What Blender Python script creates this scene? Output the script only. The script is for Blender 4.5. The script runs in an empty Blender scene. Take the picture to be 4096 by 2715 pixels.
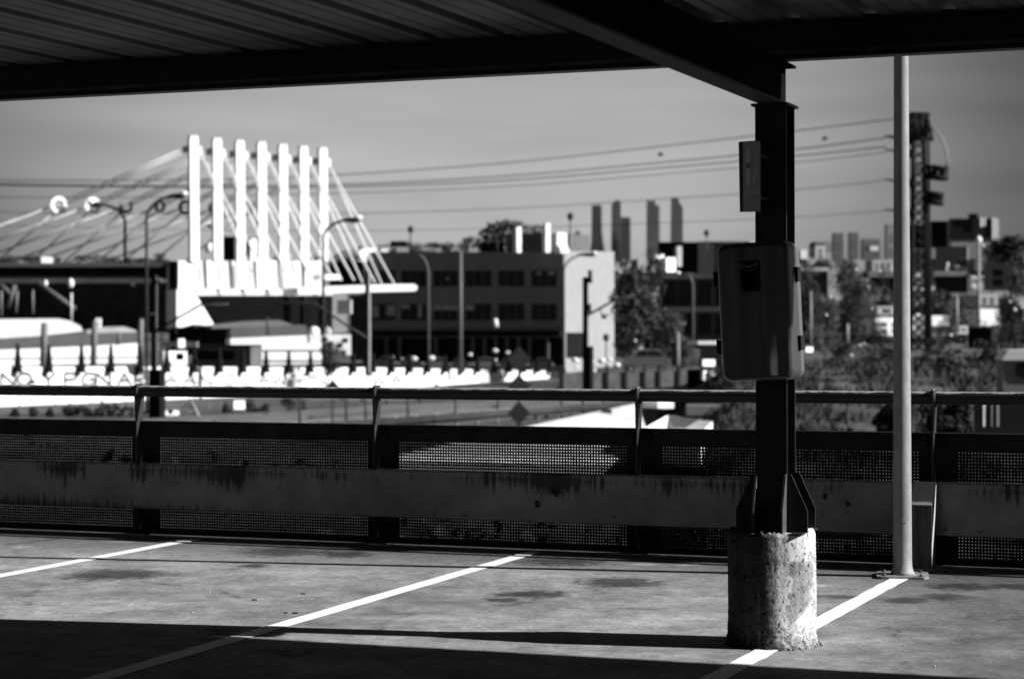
import bpy, math, random
import numpy as np
from math import sin, cos, atan, atan2, radians, pi, sqrt, tan
from mathutils import Vector, Matrix

random.seed(7)
rng = np.random.default_rng(11)
S = bpy.context.scene
COL = S.collection

# ------------------------------------------------------------------ camera
FPX = 8500.0                       # focal length in pixels of a 4096 px wide frame
EYE = 1.47
ROLL = -0.003
PITCH = -atan(17.5 / FPX)
cam_d = bpy.data.cameras.new('camera')
cam = bpy.data.objects.new('camera', cam_d)
COL.objects.link(cam)
cam_d.sensor_width = 36.0
cam_d.lens = FPX / 4096 * 36.0
cam_d.clip_start = 0.1
cam_d.clip_end = 40000
CF = Vector((0, cos(PITCH), sin(PITCH)))
_r = Vector((1, 0, 0)); _u = _r.cross(CF)
CR = cos(ROLL) * _r + sin(ROLL) * _u
CU = -sin(ROLL) * _r + cos(ROLL) * _u
M = Matrix.Identity(4)
for i in range(3):
    M[i][0] = CR[i]; M[i][1] = CU[i]; M[i][2] = -CF[i]
M[2][3] = EYE
cam.matrix_world = M
cam_d.dof.use_dof = True
cam_d.dof.focus_distance = 11.4
cam_d.dof.aperture_fstop = 2.9
S.camera = cam

# ------------------------------------------------------------------ sun and sky
SUN_EL = radians(26.8)
SUN_H = Vector((0.9755, -0.2198, 0)).normalized()
sun_dir = Vector((SUN_H.x * cos(SUN_EL), SUN_H.y * cos(SUN_EL), sin(SUN_EL)))
sd = bpy.data.lights.new('sun', 'SUN')
sd.energy = 5.0
sd.angle = radians(0.5)
sd.color = (1, 1, 1)
sun = bpy.data.objects.new('sun', sd)
COL.objects.link(sun)
sun.location = (30, -8, 30)
sun.rotation_euler = sun_dir.to_track_quat('Z', 'Y').to_euler()

world = bpy.data.worlds.new('World')
S.world = world
world.use_nodes = True
wn = world.node_tree.nodes; wl = world.node_tree.links
wn.clear()
w_out = wn.new('ShaderNodeOutputWorld')
w_bg = wn.new('ShaderNodeBackground')
w_sky = wn.new('ShaderNodeTexSky')
w_sky.sky_type = 'NISHITA'
w_sky.sun_disc = False
w_sky.sun_elevation = SUN_EL
w_sky.sun_rotation = atan2(SUN_H.x, SUN_H.y)
w_sky.air_density = 1.0
w_sky.dust_density = 0.6
w_bw = wn.new('ShaderNodeRGBToBW')
w_tc = wn.new('ShaderNodeTexCoord')
w_map = wn.new('ShaderNodeMapping')
w_map.inputs['Rotation'].default_value = (0, radians(3.5), 0)
w_map.inputs['Scale'].default_value = (5, 5, 42)
w_no = wn.new('ShaderNodeTexNoise')
w_no.inputs['Scale'].default_value = 1.0
w_no.inputs['Detail'].default_value = 3.0
w_no.inputs['Roughness'].default_value = 0.45
w_mr = wn.new('ShaderNodeMapRange')
w_mr.inputs['From Min'].default_value = 0.3
w_mr.inputs['From Max'].default_value = 0.7
w_mr.inputs['To Min'].default_value = 0.86
w_mr.inputs['To Max'].default_value = 1.12
# sky colour brightened mid-view and dimmed around it, painting lens vignetting
w_dot = wn.new('ShaderNodeVectorMath'); w_dot.operation = 'DOT_PRODUCT'
vd = Vector((-0.022, 1.0, 0.125)).normalized()
w_dot.inputs[1].default_value = vd
w_v = wn.new('ShaderNodeMapRange')
w_v.interpolation_type = 'SMOOTHSTEP'
w_v.inputs['From Min'].default_value = 0.962
w_v.inputs['From Max'].default_value = 1.0
w_v.inputs['To Min'].default_value = 0.28
w_v.inputs['To Max'].default_value = 1.0
w_m1 = wn.new('ShaderNodeMath'); w_m1.operation = 'MULTIPLY'
w_m2 = wn.new('ShaderNodeMath'); w_m2.operation = 'MULTIPLY'
wl.new(w_sky.outputs[0], w_bw.inputs[0])
wl.new(w_tc.outputs['Generated'], w_map.inputs[0])
wl.new(w_map.outputs[0], w_no.inputs['Vector'])
wl.new(w_no.outputs['Fac'], w_mr.inputs['Value'])
wl.new(w_tc.outputs['Generated'], w_dot.inputs[0])
wl.new(w_dot.outputs['Value'], w_v.inputs['Value'])
wl.new(w_mr.outputs[0], w_m1.inputs[0]); wl.new(w_v.outputs[0], w_m1.inputs[1])
wl.new(w_bw.outputs[0], w_m2.inputs[0]); wl.new(w_m1.outputs[0], w_m2.inputs[1])
wl.new(w_m2.outputs[0], w_bg.inputs['Color'])
w_bg.inputs['Strength'].default_value = 0.05
wl.new(w_bg.outputs[0], w_out.inputs[0])

S.view_settings.view_transform = 'Standard'
S.view_settings.look = 'None'
S.view_settings.gamma = 1.0
S.view_settings.exposure = 0.9
S.render.engine = 'CYCLES'
S.cycles.use_denoising = True
S.cycles.max_bounces = 6
S.cycles.sample_clamp_indirect = 4.0

# ------------------------------------------------------------------ pixel <-> place helpers
def ray(px, py):
    return CR * ((px - 2048) / FPX) + CU * ((1357.5 - py) / FPX) + CF

def W(px, py, Y):
    """the place seen at (px, py) of the photograph, Y metres ahead of the camera"""
    d = ray(px, py); k = Y / d.y
    return Vector((d.x * k, Y, d.z * k + EYE))

def G(px, py, z=0.0):
    """the place seen at (px, py) lying on the level z"""
    d = ray(px, py); k = (z - EYE) / d.z
    return Vector((d.x * k, d.y * k, z))

# ------------------------------------------------------------------ materials
MATS = {}
def nmat(name):
    m = bpy.data.materials.new(name); m.use_nodes = True
    nt = m.node_tree; b = nt.nodes['Principled BSDF']
    MATS[name] = m
    return m, nt, b

def mat(name, c, var=0.2, scale=4.0, rough=0.75, metal=0.0, spec=0.25, bump=0.0, stretch=(1, 1, 1)):
    if name in MATS: return MATS[name]
    m, nt, b = nmat(name)
    tc = nt.nodes.new('ShaderNodeTexCoord'); mp = nt.nodes.new('ShaderNodeMapping')
    mp.inputs['Scale'].default_value = stretch
    no = nt.nodes.new('ShaderNodeTexNoise'); no.inputs['Scale'].default_value = scale
    no.inputs['Detail'].default_value = 6.0; no.inputs['Roughness'].default_value = 0.6
    mr = nt.nodes.new('ShaderNodeMapRange')
    mr.inputs['From Min'].default_value = 0.3; mr.inputs['From Max'].default_value = 0.7
    mr.inputs['To Min'].default_value = max(0.001, c * (1 - var)); mr.inputs['To Max'].default_value = c * (1 + var)
    nt.links.new(tc.outputs['Object'], mp.inputs[0]); nt.links.new(mp.outputs[0], no.inputs['Vector'])
    nt.links.new(no.outputs['Fac'], mr.inputs['Value']); nt.links.new(mr.outputs[0], b.inputs['Base Color'])
    b.inputs['Roughness'].default_value = rough; b.inputs['Metallic'].default_value = metal
    b.inputs['Specular IOR Level'].default_value = spec
    if bump:
        bp = nt.nodes.new('ShaderNodeBump'); bp.inputs['Strength'].default_value = bump
        bp.inputs['Distance'].default_value = 0.01
        nt.links.new(no.outputs['Fac'], bp.inputs['Height']); nt.links.new(bp.outputs[0], b.inputs['Normal'])
    return m

class N:
    """small node-building shorthand on one material"""
    def __init__(s, nt): s.nt = nt
    def new(s, t, **k):
        n = s.nt.nodes.new(t)
        for a, v in k.items(): setattr(n, a, v)
        return n
    def lk(s, a, b): s.nt.links.new(a, b)
    def math(s, op, a, b=None, clamp=False):
        n = s.new('ShaderNodeMath', operation=op, use_clamp=clamp)
        for i, x in enumerate((a, b)):
            if x is None: continue
            if isinstance(x, (int, float)): n.inputs[i].default_value = x
            else: s.lk(x, n.inputs[i])
        return n.outputs[0]
    def rng(s, v, a, b, c, d, smooth=False):
        n = s.new('ShaderNodeMapRange')
        if smooth: n.interpolation_type = 'SMOOTHSTEP'
        s.lk(v, n.inputs['Value'])
        for k, x in zip(('From Min', 'From Max', 'To Min', 'To Max'), (a, b, c, d)): n.inputs[k].default_value = x
        return n.outputs[0]
    def noise(s, vec, scale, detail=5, rough=0.6, stretch=None):
        if stretch:
            mp = s.new('ShaderNodeMapping'); mp.inputs['Scale'].default_value = stretch
            s.lk(vec, mp.inputs[0]); vec = mp.outputs[0]
        n = s.new('ShaderNodeTexNoise'); n.inputs['Scale'].default_value = scale
        n.inputs['Detail'].default_value = detail; n.inputs['Roughness'].default_value = rough
        s.lk(vec, n.inputs['Vector']); return n.outputs['Fac']

# ------------------------------------------------------------------ mesh helpers
class MB:
    def __init__(s): s.v = []; s.f = []; s.sm = []
    def add(s, vs, fs, smooth=False):
        o = len(s.v); s.v += [tuple(p) for p in vs]
        s.f += [tuple(i + o for i in f) for f in fs]; s.sm += [smooth] * len(fs)
        return s
    def box(s, c, size, ax=None):
        """box with centre c, size along the three axes ax"""
        c = Vector(c)
        ax = ax or (Vector((1, 0, 0)), Vector((0, 1, 0)), Vector((0, 0, 1)))
        h = [a * (k / 2) for a, k in zip(ax, size)]
        vs = [c + h[0] * i + h[1] * j + h[2] * k for k in (-1, 1) for j in (-1, 1) for i in (-1, 1)]
        return s.add(vs, [(0, 2, 3, 1), (4, 5, 7, 6), (0, 1, 5, 4), (2, 6, 7, 3), (0, 4, 6, 2), (1, 3, 7, 5)])
    def prism(s, poly, ext):
        """closed solid: planar polygon pushed along ext"""
        n = len(poly); e = Vector(ext)
        a = [Vector(p) for p in poly]; vs = a + [p + e for p in a]
        return s.add(vs, [tuple(range(n)), tuple(range(2 * n - 1, n - 1, -1))] +
                     [(i, i + n, (i + 1) % n + n, (i + 1) % n) for i in range(n)])
    def tube(s, pts, r, n=8, caps=True):
        pts = [Vector(p) for p in pts]; rs = r if isinstance(r, (list, tuple)) else [r] * len(pts)
        vs = []; prev = None
        for i, p in enumerate(pts):
            t = (pts[min(i + 1, len(pts) - 1)] - pts[max(i - 1, 0)]).normalized()
            if prev is None:
                a = t.orthogonal().normalized()
            else:
                a = (prev - t * prev.dot(t)).normalized()
            prev = a; b = t.cross(a)
            vs += [p + (a * cos(2 * pi * k / n) + b * sin(2 * pi * k / n)) * rs[i] for k in range(n)]
        fs = [(i * n + k, i * n + (k + 1) % n, (i + 1) * n + (k + 1) % n, (i + 1) * n + k)
              for i in range(len(pts) - 1) for k in range(n)]
        s.add(vs, fs, True)
        if caps:
            o = len(s.v) - len(vs)
            s.f += [tuple(o + k for k in range(n - 1, -1, -1)), tuple(o + (len(pts) - 1) * n + k for k in range(n))]
            s.sm += [False, False]
        return s
    def lathe(s, base, prof, n=20, axis=Vector((0, 0, 1))):
        """prof: (radius, height) pairs from the base up"""
        base = Vector(base)
        return s.tube([base + axis * h for r, h in prof], [max(r, 1e-4) for r, h in prof], n)
    def ball(s, c, r, n=10, m=6, sq=(1, 1, 1)):
        c = Vector(c); vs = [c + Vector((0, 0, -r * sq[2]))]
        for j in range(1, m):
            a = -pi / 2 + pi * j / m
            vs += [c + Vector((cos(a) * cos(2 * pi * k / n) * sq[0], cos(a) * sin(2 * pi * k / n) * sq[1], sin(a) * sq[2])) * r for k in range(n)]
        vs.append(c + Vector((0, 0, r * sq[2])))
        fs = [(0, 1 + (k + 1) % n, 1 + k) for k in range(n)]
        for j in range(m - 2):
            fs += [(1 + j * n + k, 1 + j * n + (k + 1) % n, 1 + (j + 1) * n + (k + 1) % n, 1 + (j + 1) * n + k) for k in range(n)]
        o = 1 + (m - 2) * n; fs += [(o + k, o + (k + 1) % n, len(vs) - 1) for k in range(n)]
        return s.add(vs, fs, True)
    # ---- boxes placed by where they stand in the view, at their own distance and depth
    def vbox(s, x0, y0, x1, y1, Y, t):
        a = [W(x0, y1, Y), W(x1, y1, Y), W(x1, y0, Y), W(x0, y0, Y)]
        return s.prism(a, (0, t, 0))
    def vpoly(s, pts, Y, t):
        return s.prism([W(x, y, Y) for x, y in pts], (0, t, 0))
    def vwall(s, xL, tL, bL, YL, xR, tR, bR, YR, t):
        """upright wall from (xL, YL) to (xR, YR), pushed back by t square to itself"""
        a, b, c, d = W(xL, bL, YL), W(xR, bR, YR), W(xR, tR, YR), W(xL, tL, YL)
        h = (b - a); h.z = 0; n = Vector((-h.y, h.x, 0)).normalized()
        return s.prism([a, b, c, d], n * t)
    def build(s, name, m, parent=None, origin=None):
        me = bpy.data.meshes.new(name)
        o = bpy.data.objects.new(name, me); COL.objects.link(o)
        if parent is not None:
            org = WL[parent.name]; o.parent = parent; WL[o.name] = org
        else:
            if origin is None:
                a = np.array(s.v); origin = ((a[:, 0].min() + a[:, 0].max()) / 2, (a[:, 1].min() + a[:, 1].max()) / 2, a[:, 2].min())
            org = Vector(origin); o.location = org; WL[o.name] = org
        me.from_pydata([(p[0] - org[0], p[1] - org[1], p[2] - org[2]) for p in s.v], [], s.f)
        me.polygons.foreach_set('use_smooth', s.sm)
        me.materials.append(m); me.update()
        return o
WL = {}

def tag(o, label=None, cat=None, group=None, kind=None):
    if label: o['label'] = label
    if cat: o['category'] = cat
    if group: o['group'] = group
    if kind: o['kind'] = kind
    return o

def thing(name, label, cat, loc, group=None):
    o = bpy.data.objects.new(name, None); COL.objects.link(o)
    o.location = loc; WL[o.name] = Vector(loc); o.empty_display_size = 0.2
    return tag(o, label, cat, group)

def shift_copy(o, d):
    """a thing and its parts and sub-parts again, moved by d"""
    c = o.copy(); COL.objects.link(c); c.location = Vector(o.location) + Vector(d); WL[c.name] = WL[o.name] + Vector(d)
    for ch in o.children:
        k = ch.copy(); COL.objects.link(k); k.parent = c; WL[k.name] = WL[c.name]
        for g in ch.children:
            q = g.copy(); COL.objects.link(q); q.parent = k; WL[q.name] = WL[c.name]
    return c

Z3 = Vector((0, 0, 1))
def frame(th):
    return Vector((cos(th), -sin(th), 0)), Vector((sin(th), cos(th), 0))
UF, VF = frame(radians(22.9))      # along the fence / away from the roofed side
UR, VR = frame(radians(21.2))      # along the roof edge / across it
FP = Vector((0, 14.62, 0))         # a point of the fence line
def F(t, d, z): return FP + UF * t + VF * d + Z3 * z
CB = Vector((1.231, 10.10, 0))      # the column's foot
def Rf(t, d, z): return CB + UR * (t + .022) + VR * d + Z3 * z

# ================================================================== the parking deck
def deck_material():
    m, nt, b = nmat('deck_concrete'); n = N(nt)
    pos = n.new('ShaderNodeNewGeometry').outputs['Position']
    big = n.noise(pos, 0.55, 5, 0.6, (1, 1.3, 1)); mid = n.noise(pos, 2.6, 7, 0.68); fine = n.noise(pos, 38, 5, 0.7)
    grain = n.noise(pos, 260, 2, 0.6)
    f = n.rng(big, .3, .7, .78, 1.24)
    f = n.math('MULTIPLY', f, n.rng(mid, .3, .7, .60, 1.34))
    f = n.math('MULTIPLY', f, n.rng(fine, .3, .72, .74, 1.22))
    f = n.math('MULTIPLY', f, n.rng(grain, .3, .7, .86, 1.14))
    f = n.math('MULTIPLY', f, n.rng(n.noise(pos, 9, 8, .8, (1, .7, 1)), .34, .66, .66, 1.3))
    # dirt that collected along the fence and in the right-hand bay
    sep = n.new('ShaderNodeSeparateXYZ'); n.lk(pos, sep.inputs[0])
    vv = n.math('ADD', n.math('MULTIPLY', sep.outputs[0], VF.x), n.math('MULTIPLY', sep.outputs[1], VF.y))
    vv = n.math('ADD', vv, n.rng(mid, .3, .7, -.5, .5))
    f = n.math('MULTIPLY', f, n.rng(vv, 12.0, 13.2, 1.0, .42, True))
    rr = n.math('ADD', n.math('ADD', sep.outputs[0], n.math('MULTIPLY', sep.outputs[1], -0.16)), n.rng(big, .3, .7, -.3, .3))
    f = n.math('MULTIPLY', f, n.rng(rr, -.3, .7, 1.0, .58, True))
    # oil stains and pale worn patches, each with its own place
    ragged = n.noise(pos, 10, 8, 0.78, (1, 1, 1))
    # fine wandering cracks
    wv = n.new('ShaderNodeVectorMath', operation='MULTIPLY_ADD'); nz = n.new('ShaderNodeTexNoise'); nz.inputs['Scale'].default_value = 2.2; nz.inputs['Detail'].default_value = 6
    n.lk(pos, nz.inputs['Vector']); n.lk(nz.outputs['Color'], wv.inputs[0]); wv.inputs[1].default_value = (.5, .5, 0); n.lk(pos, wv.inputs[2])
    vo = n.new('ShaderNodeTexVoronoi', feature='DISTANCE_TO_EDGE'); vo.inputs['Scale'].default_value = .42; n.lk(wv.outputs[0], vo.inputs['Vector'])
    f = n.math('MULTIPLY', f, n.rng(n.math('ADD', vo.outputs['Distance'], n.rng(mid, .45, .6, 0, .03)), .0, .012, .55, 1.0))
    # speckled dark grit
    f = n.math('MULTIPLY', f, n.rng(n.noise(pos, 90, 3, .6), .64, .72, 1.0, .6))
    for px, py, hw, hh, k in STAINS:
        c = G(px, py); y = c.y
        rx = hw * y / FPX; ry = hh * y * y / (EYE * FPX)
        d = n.new('ShaderNodeVectorMath', operation='SUBTRACT'); n.lk(pos, d.inputs[0]); d.inputs[1].default_value = c
        e = n.new('ShaderNodeVectorMath', operation='MULTIPLY'); n.lk(d.outputs[0], e.inputs[0])
        e.inputs[1].default_value = (1 / rx, 1 / ry, 0)
        l = n.new('ShaderNodeVectorMath', operation='LENGTH'); n.lk(e.outputs[0], l.inputs[0])
        q = n.math('ADD', l.outputs['Value'], n.rng(ragged, .3, .7, -.55, .55))
        f = n.math('MULTIPLY', f, n.rng(q, .45, 1.2, k * .5 if k < 1 else k * 1.06, 1.0, True))
    col = n.math('MULTIPLY', f, DECK_C)
    n.lk(col, b.inputs['Base Color'])
    b.inputs['Roughness'].default_value = .9; b.inputs['Specular IOR Level'].default_value = .12
    bp = n.new('ShaderNodeBump'); bp.inputs['Strength'].default_value = .35; bp.inputs['Distance'].default_value = .004
    n.lk(n.math('ADD', fine, n.math('MULTIPLY', grain, .5)), bp.inputs['Height']); n.lk(bp.outputs[0], b.inputs['Normal'])
    return m

DECK_C = 0.25
STAINS = [(473, 2298, 230, 24, .50), (2123, 2376, 190, 17, .42), (2470, 2328, 190, 24, .45), (2010, 2398, 80, 9, .6),
          (1380, 2217, 120, 15, .55), (1140, 2205, 200, 22, .72), (2241, 2247, 190, 20, .62), (1010, 2262, 70, 9, .6), (3850, 2345, 170, 17, .55), (3779, 2385, 110, 14, .68),
          (4060, 2345, 90, 16, .6), (3620, 2400, 120, 14, .75), (480, 2165, 70, 7, 1.6), (100, 2186, 50, 6, 1.5),
          (1240, 2200, 55, 7, 1.6), (2575, 2257, 70, 6, 1.7), (2760, 2258, 60, 6, 1.7), (1650, 2470, 130, 14, 1.25),
          (500, 2420, 330, 22, 1.16), (2700, 2480, 200, 26, 1.12), (3400, 2560, 200, 12, 1.2), (3250, 2340, 90, 10, 1.4),
          (2950, 2300, 60, 10, 1.4), (4000, 2610, 150, 16, 1.2), (1900, 2520, 260, 12, 1.1), (3350, 2385, 110, 10, .72)]
deck_m = deck_material()
mb = MB()
a, b_, c_, d_ = F(-40, .22, 0), F(30, .22, 0), F(30, -34, 0), F(-40, -34, 0)
mb.prism([a, d_, c_, b_], (0, 0, -4.7))
tag(mb.build('parking_deck', deck_m, origin=(0, 0, 0)), 'grey stained concrete parking deck', None, None, 'structure')

# painted bay lines: worn white paint
def line_material():
    m, nt, b = nmat('line_paint'); n = N(nt)
    pos = n.new('ShaderNodeNewGeometry').outputs['Position']
    w = n.noise(pos, 9, 8, .75); fi = n.noise(pos, 60, 4, .6)
    c = n.math('MULTIPLY', n.rng(w, .66, .72, .80, .36), n.rng(fi, .3, .7, .88, 1.08))
    n.lk(c, b.inputs['Base Color']); b.inputs['Roughness'].default_value = .8; b.inputs['Specular IOR Level'].default_value = .2
    return m
line_m = line_material()
for (ax, ay), (bx, by), w0 in (((-60, 2315), (775, 2158), .115), ((331 + 56, 2715), (2130, 2210), .113), ((2983, 2646), (3602, 2313), .108)):
    p, q = G(ax, ay), G(bx, by); d = (q - p).normalized()
    p = p - d * 3.0
    q = q + d * (0.0 if ax > 2900 else -.01)
    s_ = Vector((d.y, -d.x, 0)) * w0 / 2
    mb = MB(); k = 60; L = []; R_ = []
    for i in range(k + 1):
        t = p.lerp(q, i / k); j = rng.normal(0, .0022, 2)
        L.append(t - s_ * (1 + j[0] / .06) + Z3 * .004); R_.append(t + s_ * (1 + j[1] / .06) + Z3 * .004)
    mb.add(L + R_, [(i, k + 1 + i, k + 2 + i, i + 1) for i in range(k)])
    tag(mb.build('parking_bay_line', line_m, origin=(p.x, p.y, 0)), 'white painted parking bay line', None, None, 'structure')

# ================================================================== perforated fence with pipe rail
black = mat('black_paint', .012, .35, 9, .7, 0, .12)
darkframe = mat('dark_frame_paint', .016, .5, 6, .75, 0, .12)
T0 = [-6.79, -4.87, -2.93, -0.985, .935, 2.885, 4.83, 6.78]      # where the fence posts stand
def solve_t(px):
    lo, hi = -12., 12.
    d = ray(px, 1357.5); k = d.x / d.y
    # X = k*Y  on the fence line
    return (k * FP.y - FP.x) / (UF.x - k * UF.y)
T0 = [solve_t(x) for x in (577, 1524, 2568, 3745)]
sp = (T0[-1] - T0[0]) / 3
T0 = [T0[0] - 2 * sp, T0[0] - sp] + T0 + [T0[-1] + sp]

def rail_material():
    m, nt, b = nmat('rail_paint'); n = N(nt)
    tc = n.new('ShaderNodeTexCoord').outputs['Object']
    g = n.new('ShaderNodeNewGeometry')
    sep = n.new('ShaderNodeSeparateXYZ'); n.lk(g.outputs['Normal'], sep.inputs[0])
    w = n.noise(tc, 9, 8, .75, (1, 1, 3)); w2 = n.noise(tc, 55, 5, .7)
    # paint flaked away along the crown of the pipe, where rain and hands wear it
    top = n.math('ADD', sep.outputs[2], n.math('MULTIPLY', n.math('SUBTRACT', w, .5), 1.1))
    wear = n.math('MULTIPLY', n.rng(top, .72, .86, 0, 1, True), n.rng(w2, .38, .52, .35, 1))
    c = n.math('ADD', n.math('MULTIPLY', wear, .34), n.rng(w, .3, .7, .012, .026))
    n.lk(c, b.inputs['Base Color']); b.inputs['Roughness'].default_value = .6; b.inputs['Specular IOR Level'].default_value = .3
    return m
rail_m = rail_material()

fence = thing('perforated_fence', 'dark perforated metal fence topped by a worn pipe handrail along the deck edge', 'fence', F(0, 0, 0))
RZ = 1.065
mb = MB(); mb.tube([F(-16, -.07, RZ) + Z3 * 0] + [F(t, -.07, RZ) for t in np.linspace(-9, 8, 40)], .041, 20)
mb.build('handrail', rail_m, fence)
for t in T0:
    mb = MB()      # flat bar that leans in and widens to a collar round the pipe
    n0, n1 = F(t - .015, -.055, 0), F(t - .04, -.07, RZ)
    w = [(.05, .028), (.55, .034), (.80, .040), (.98, .052), (1.03, .062)]
    pts_a = []; pts_b = []
    for z, hw in w:
        s = z / RZ; cx = -.012 * (1 - s)
        pts_a.append((cx - .006, hw, z)); pts_b.append((cx + .006, hw, z))
    vs = []
    for (x, hw, z) in pts_a: vs += [F(t + x, -.07 - hw, z), F(t + x, -.07 + hw, z)]
    for (x, hw, z) in pts_b: vs += [F(t + x, -.07 - hw, z), F(t + x, -.07 + hw, z)]
    m_ = len(w); o = 2 * m_; fs = []
    for i in range(m_ - 1):
        a = 2 * i
        fs += [(a, a + 2, a + 3, a + 1), (o + a, o + a + 1, o + a + 3, o + a + 2), (a, o + a, o + a + 2, a + 2), (a + 1, a + 3, o + a + 3, o + a + 1)]
    fs += [(0, 1, o + 1, o), (2 * m_ - 2, o + 2 * m_ - 2, o + 2 * m_ - 1, 2 * m_ - 1)]
    mb.add(vs, fs)
    mb.tube([F(t - .016, -.07, RZ), F(t + .016, -.07, RZ)], .056, 24)
    mb.build('stanchion', rail_m, fence)
    mb = MB(); mb.box(F(t + .01, .03, .42), (.11, .05, .80), (UF, VF, Z3))
    mb.build('post', black, fence)

# perforated sheets: real holes, two bands of them, above and below the plank
PIT = .0203
def sheet(t0, t1):
    mb = MB(); n = int((t1 - t0 - .09) / PIT); x0 = t0 + (t1 - t0 - n * PIT) / 2
    def quad(a, b, z0, z1): mb.add([F(a, 0, z0), F(b, 0, z0), F(b, 0, z1), F(a, 0, z1)], [(0, 1, 2, 3)])
    bands = []
    zt = .728; bands.append((zt - 10 * PIT, 10)); bands.append((.050, 9))
    zlo = .004
    for z0, k in sorted(bands):
        quad(t0, t1, zlo, z0); zlo = z0 + k * PIT
        quad(t0, x0, z0, zlo); quad(x0 + n * PIT, t1, z0, zlo)
        I, J = np.meshgrid(np.arange(n), np.arange(k), indexing='ij'); I = I.ravel(); J = J.ravel()
        r = .0039
        loc = [(0, 0), (1, 0), (1, 1), (0, 1)]
        lx = [c[0] * PIT for c in loc] + [PIT / 2 + r * cos(pi / 8 + pi / 4 * q) for q in range(8)]
        lz = [c[1] * PIT for c in loc] + [PIT / 2 + r * sin(pi / 8 + pi / 4 * q) for q in range(8)]
        tt = (x0 + I * PIT)[:, None] + np.array(lx)[None]; zz = (z0 + J * PIT)[:, None] + np.array(lz)[None]
        vs = np.stack([FP.x + UF.x * tt, FP.y + UF.y * tt, zz], -1).reshape(-1, 3)
        # octagon vertex q at 22.5+45q degrees: right edge 7,0  top 1,2  left 3,4  bottom 5,6
        pat = [(1, 2, 4, 11), (2, 3, 6, 5), (3, 0, 8, 7), (0, 1, 10, 9), (2, 5, 4), (3, 7, 6), (0, 9, 8), (1, 11, 10)]
        o = len(mb.v); mb.v += [tuple(p) for p in vs.tolist()]
        for c in range(len(I)):
            b0 = o + 12 * c
            mb.f += [tuple(b0 + i for i in p) for p in pat]
        mb.sm += [False] * (8 * len(I))
    quad(t0, t1, zlo, .80)
    return mb
for i in range(len(T0) - 1):
    a, b_ = T0[i] + .115, T0[i + 1] - .085
    pnl = sheet(a - .03, b_ + .03).build('perforated_panel', black, fence)
    mb = MB(); A = (UF, VF, Z3); tm = (a + b_) / 2; Lh = b_ - a
    mb.box(F(tm, -.016, .785), (Lh + .06, .03, .095), A); mb.box(F(tm, -.016, .03), (Lh + .06, .03, .045), A)
    mb.build('panel_frame', darkframe, pnl)
for t in T0:
    mb = MB(); mb.box(F(t + .015, .012, .418), (.205, .012, .828), (UF, VF, Z3)); mb.build('backing_plate', black, fence)
mb = MB(); mb.box(F(-3, -.02, .838), (26, .09, .012), (UF, VF, Z3)); mb.build('top_cap', darkframe, fence)

# ================================================================== concrete planks in front of the fence
def plank_material():
    m, nt, b = nmat('plank_concrete'); n = N(nt)
    tc = n.new('ShaderNodeTexCoord'); mp = n.new('ShaderNodeMapping')
    mp.inputs['Rotation'].default_value = (0, 0, radians(22.9)); n.lk(tc.outputs['Object'], mp.inputs[0]); p = mp.outputs[0]
    sep = n.new('ShaderNodeSeparateXYZ'); n.lk(p, sep.inputs[0]); z = sep.outputs[2]; x = sep.outputs[0]
    base = n.noise(p, 3.2, 6, .6); gr = n.noise(p, 70, 4, .7)
    streak = n.noise(p, 1.0, 4, .7, (34, 34, 3.0)); patch = n.noise(p, 1.6, 3, .5, (1, 1, .3))
    spot = n.noise(p, 1.0, 5, .7, (16, 16, 7))
    c = n.math('MULTIPLY', n.rng(base, .3, .7, .12, .215), n.rng(gr, .3, .7, .88, 1.1))
    # mould runs hanging from just under the top edge and creeping up from the bottom edge
    reach = n.rng(patch, .36, .66, -.04, .15)
    topd = n.math('SUBTRACT', .325, z)
    t1 = n.math('SUBTRACT', n.math('ADD', reach, n.rng(streak, .3, .7, -.09, .09)), n.math('ABSOLUTE', n.math('SUBTRACT', topd, .045)))
    k1 = n.rng(t1, 0.0, .10, 0, .80, True)
    low = n.math('SUBTRACT', n.math('ADD', n.rng(x, -3.5, 1.0, .09, -.03), n.rng(streak, .3, .72, -.085, .085)), z)
    k2 = n.rng(low, 0.0, .09, 0, .8, True)
    k3 = n.math('MAXIMUM', n.rng(spot, .64, .72, 0, .8, True), n.rng(n.noise(p, 1.0, 6, .75, (5, 5, 9)), .60, .72, 0, .55, True))
    k = n.math('MAXIMUM', n.math('MAXIMUM', k1, k2), k3)
    c = n.math('MULTIPLY', c, n.math('SUBTRACT', 1.0, k))
    n.lk(n.math('ADD', c, .006), b.inputs['Base Color']); b.inputs['Roughness'].default_value = .9; b.inputs['Specular IOR Level'].default_value = .1
    bp = n.new('ShaderNodeBump'); bp.inputs['Strength'].default_value = .5; bp.inputs['Distance'].default_value = .006
    n.lk(n.math('ADD', gr, base), bp.inputs['Height']); n.lk(bp.outputs[0], b.inputs['Normal'])
    return m
plank_m = plank_material()
hole_m = mat('broken_concrete', .03, .7, 60, .95, 0, .1, 1.0)
PB0, PB1 = .205, .535
tgap = solve_t(3752) - .06
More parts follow.
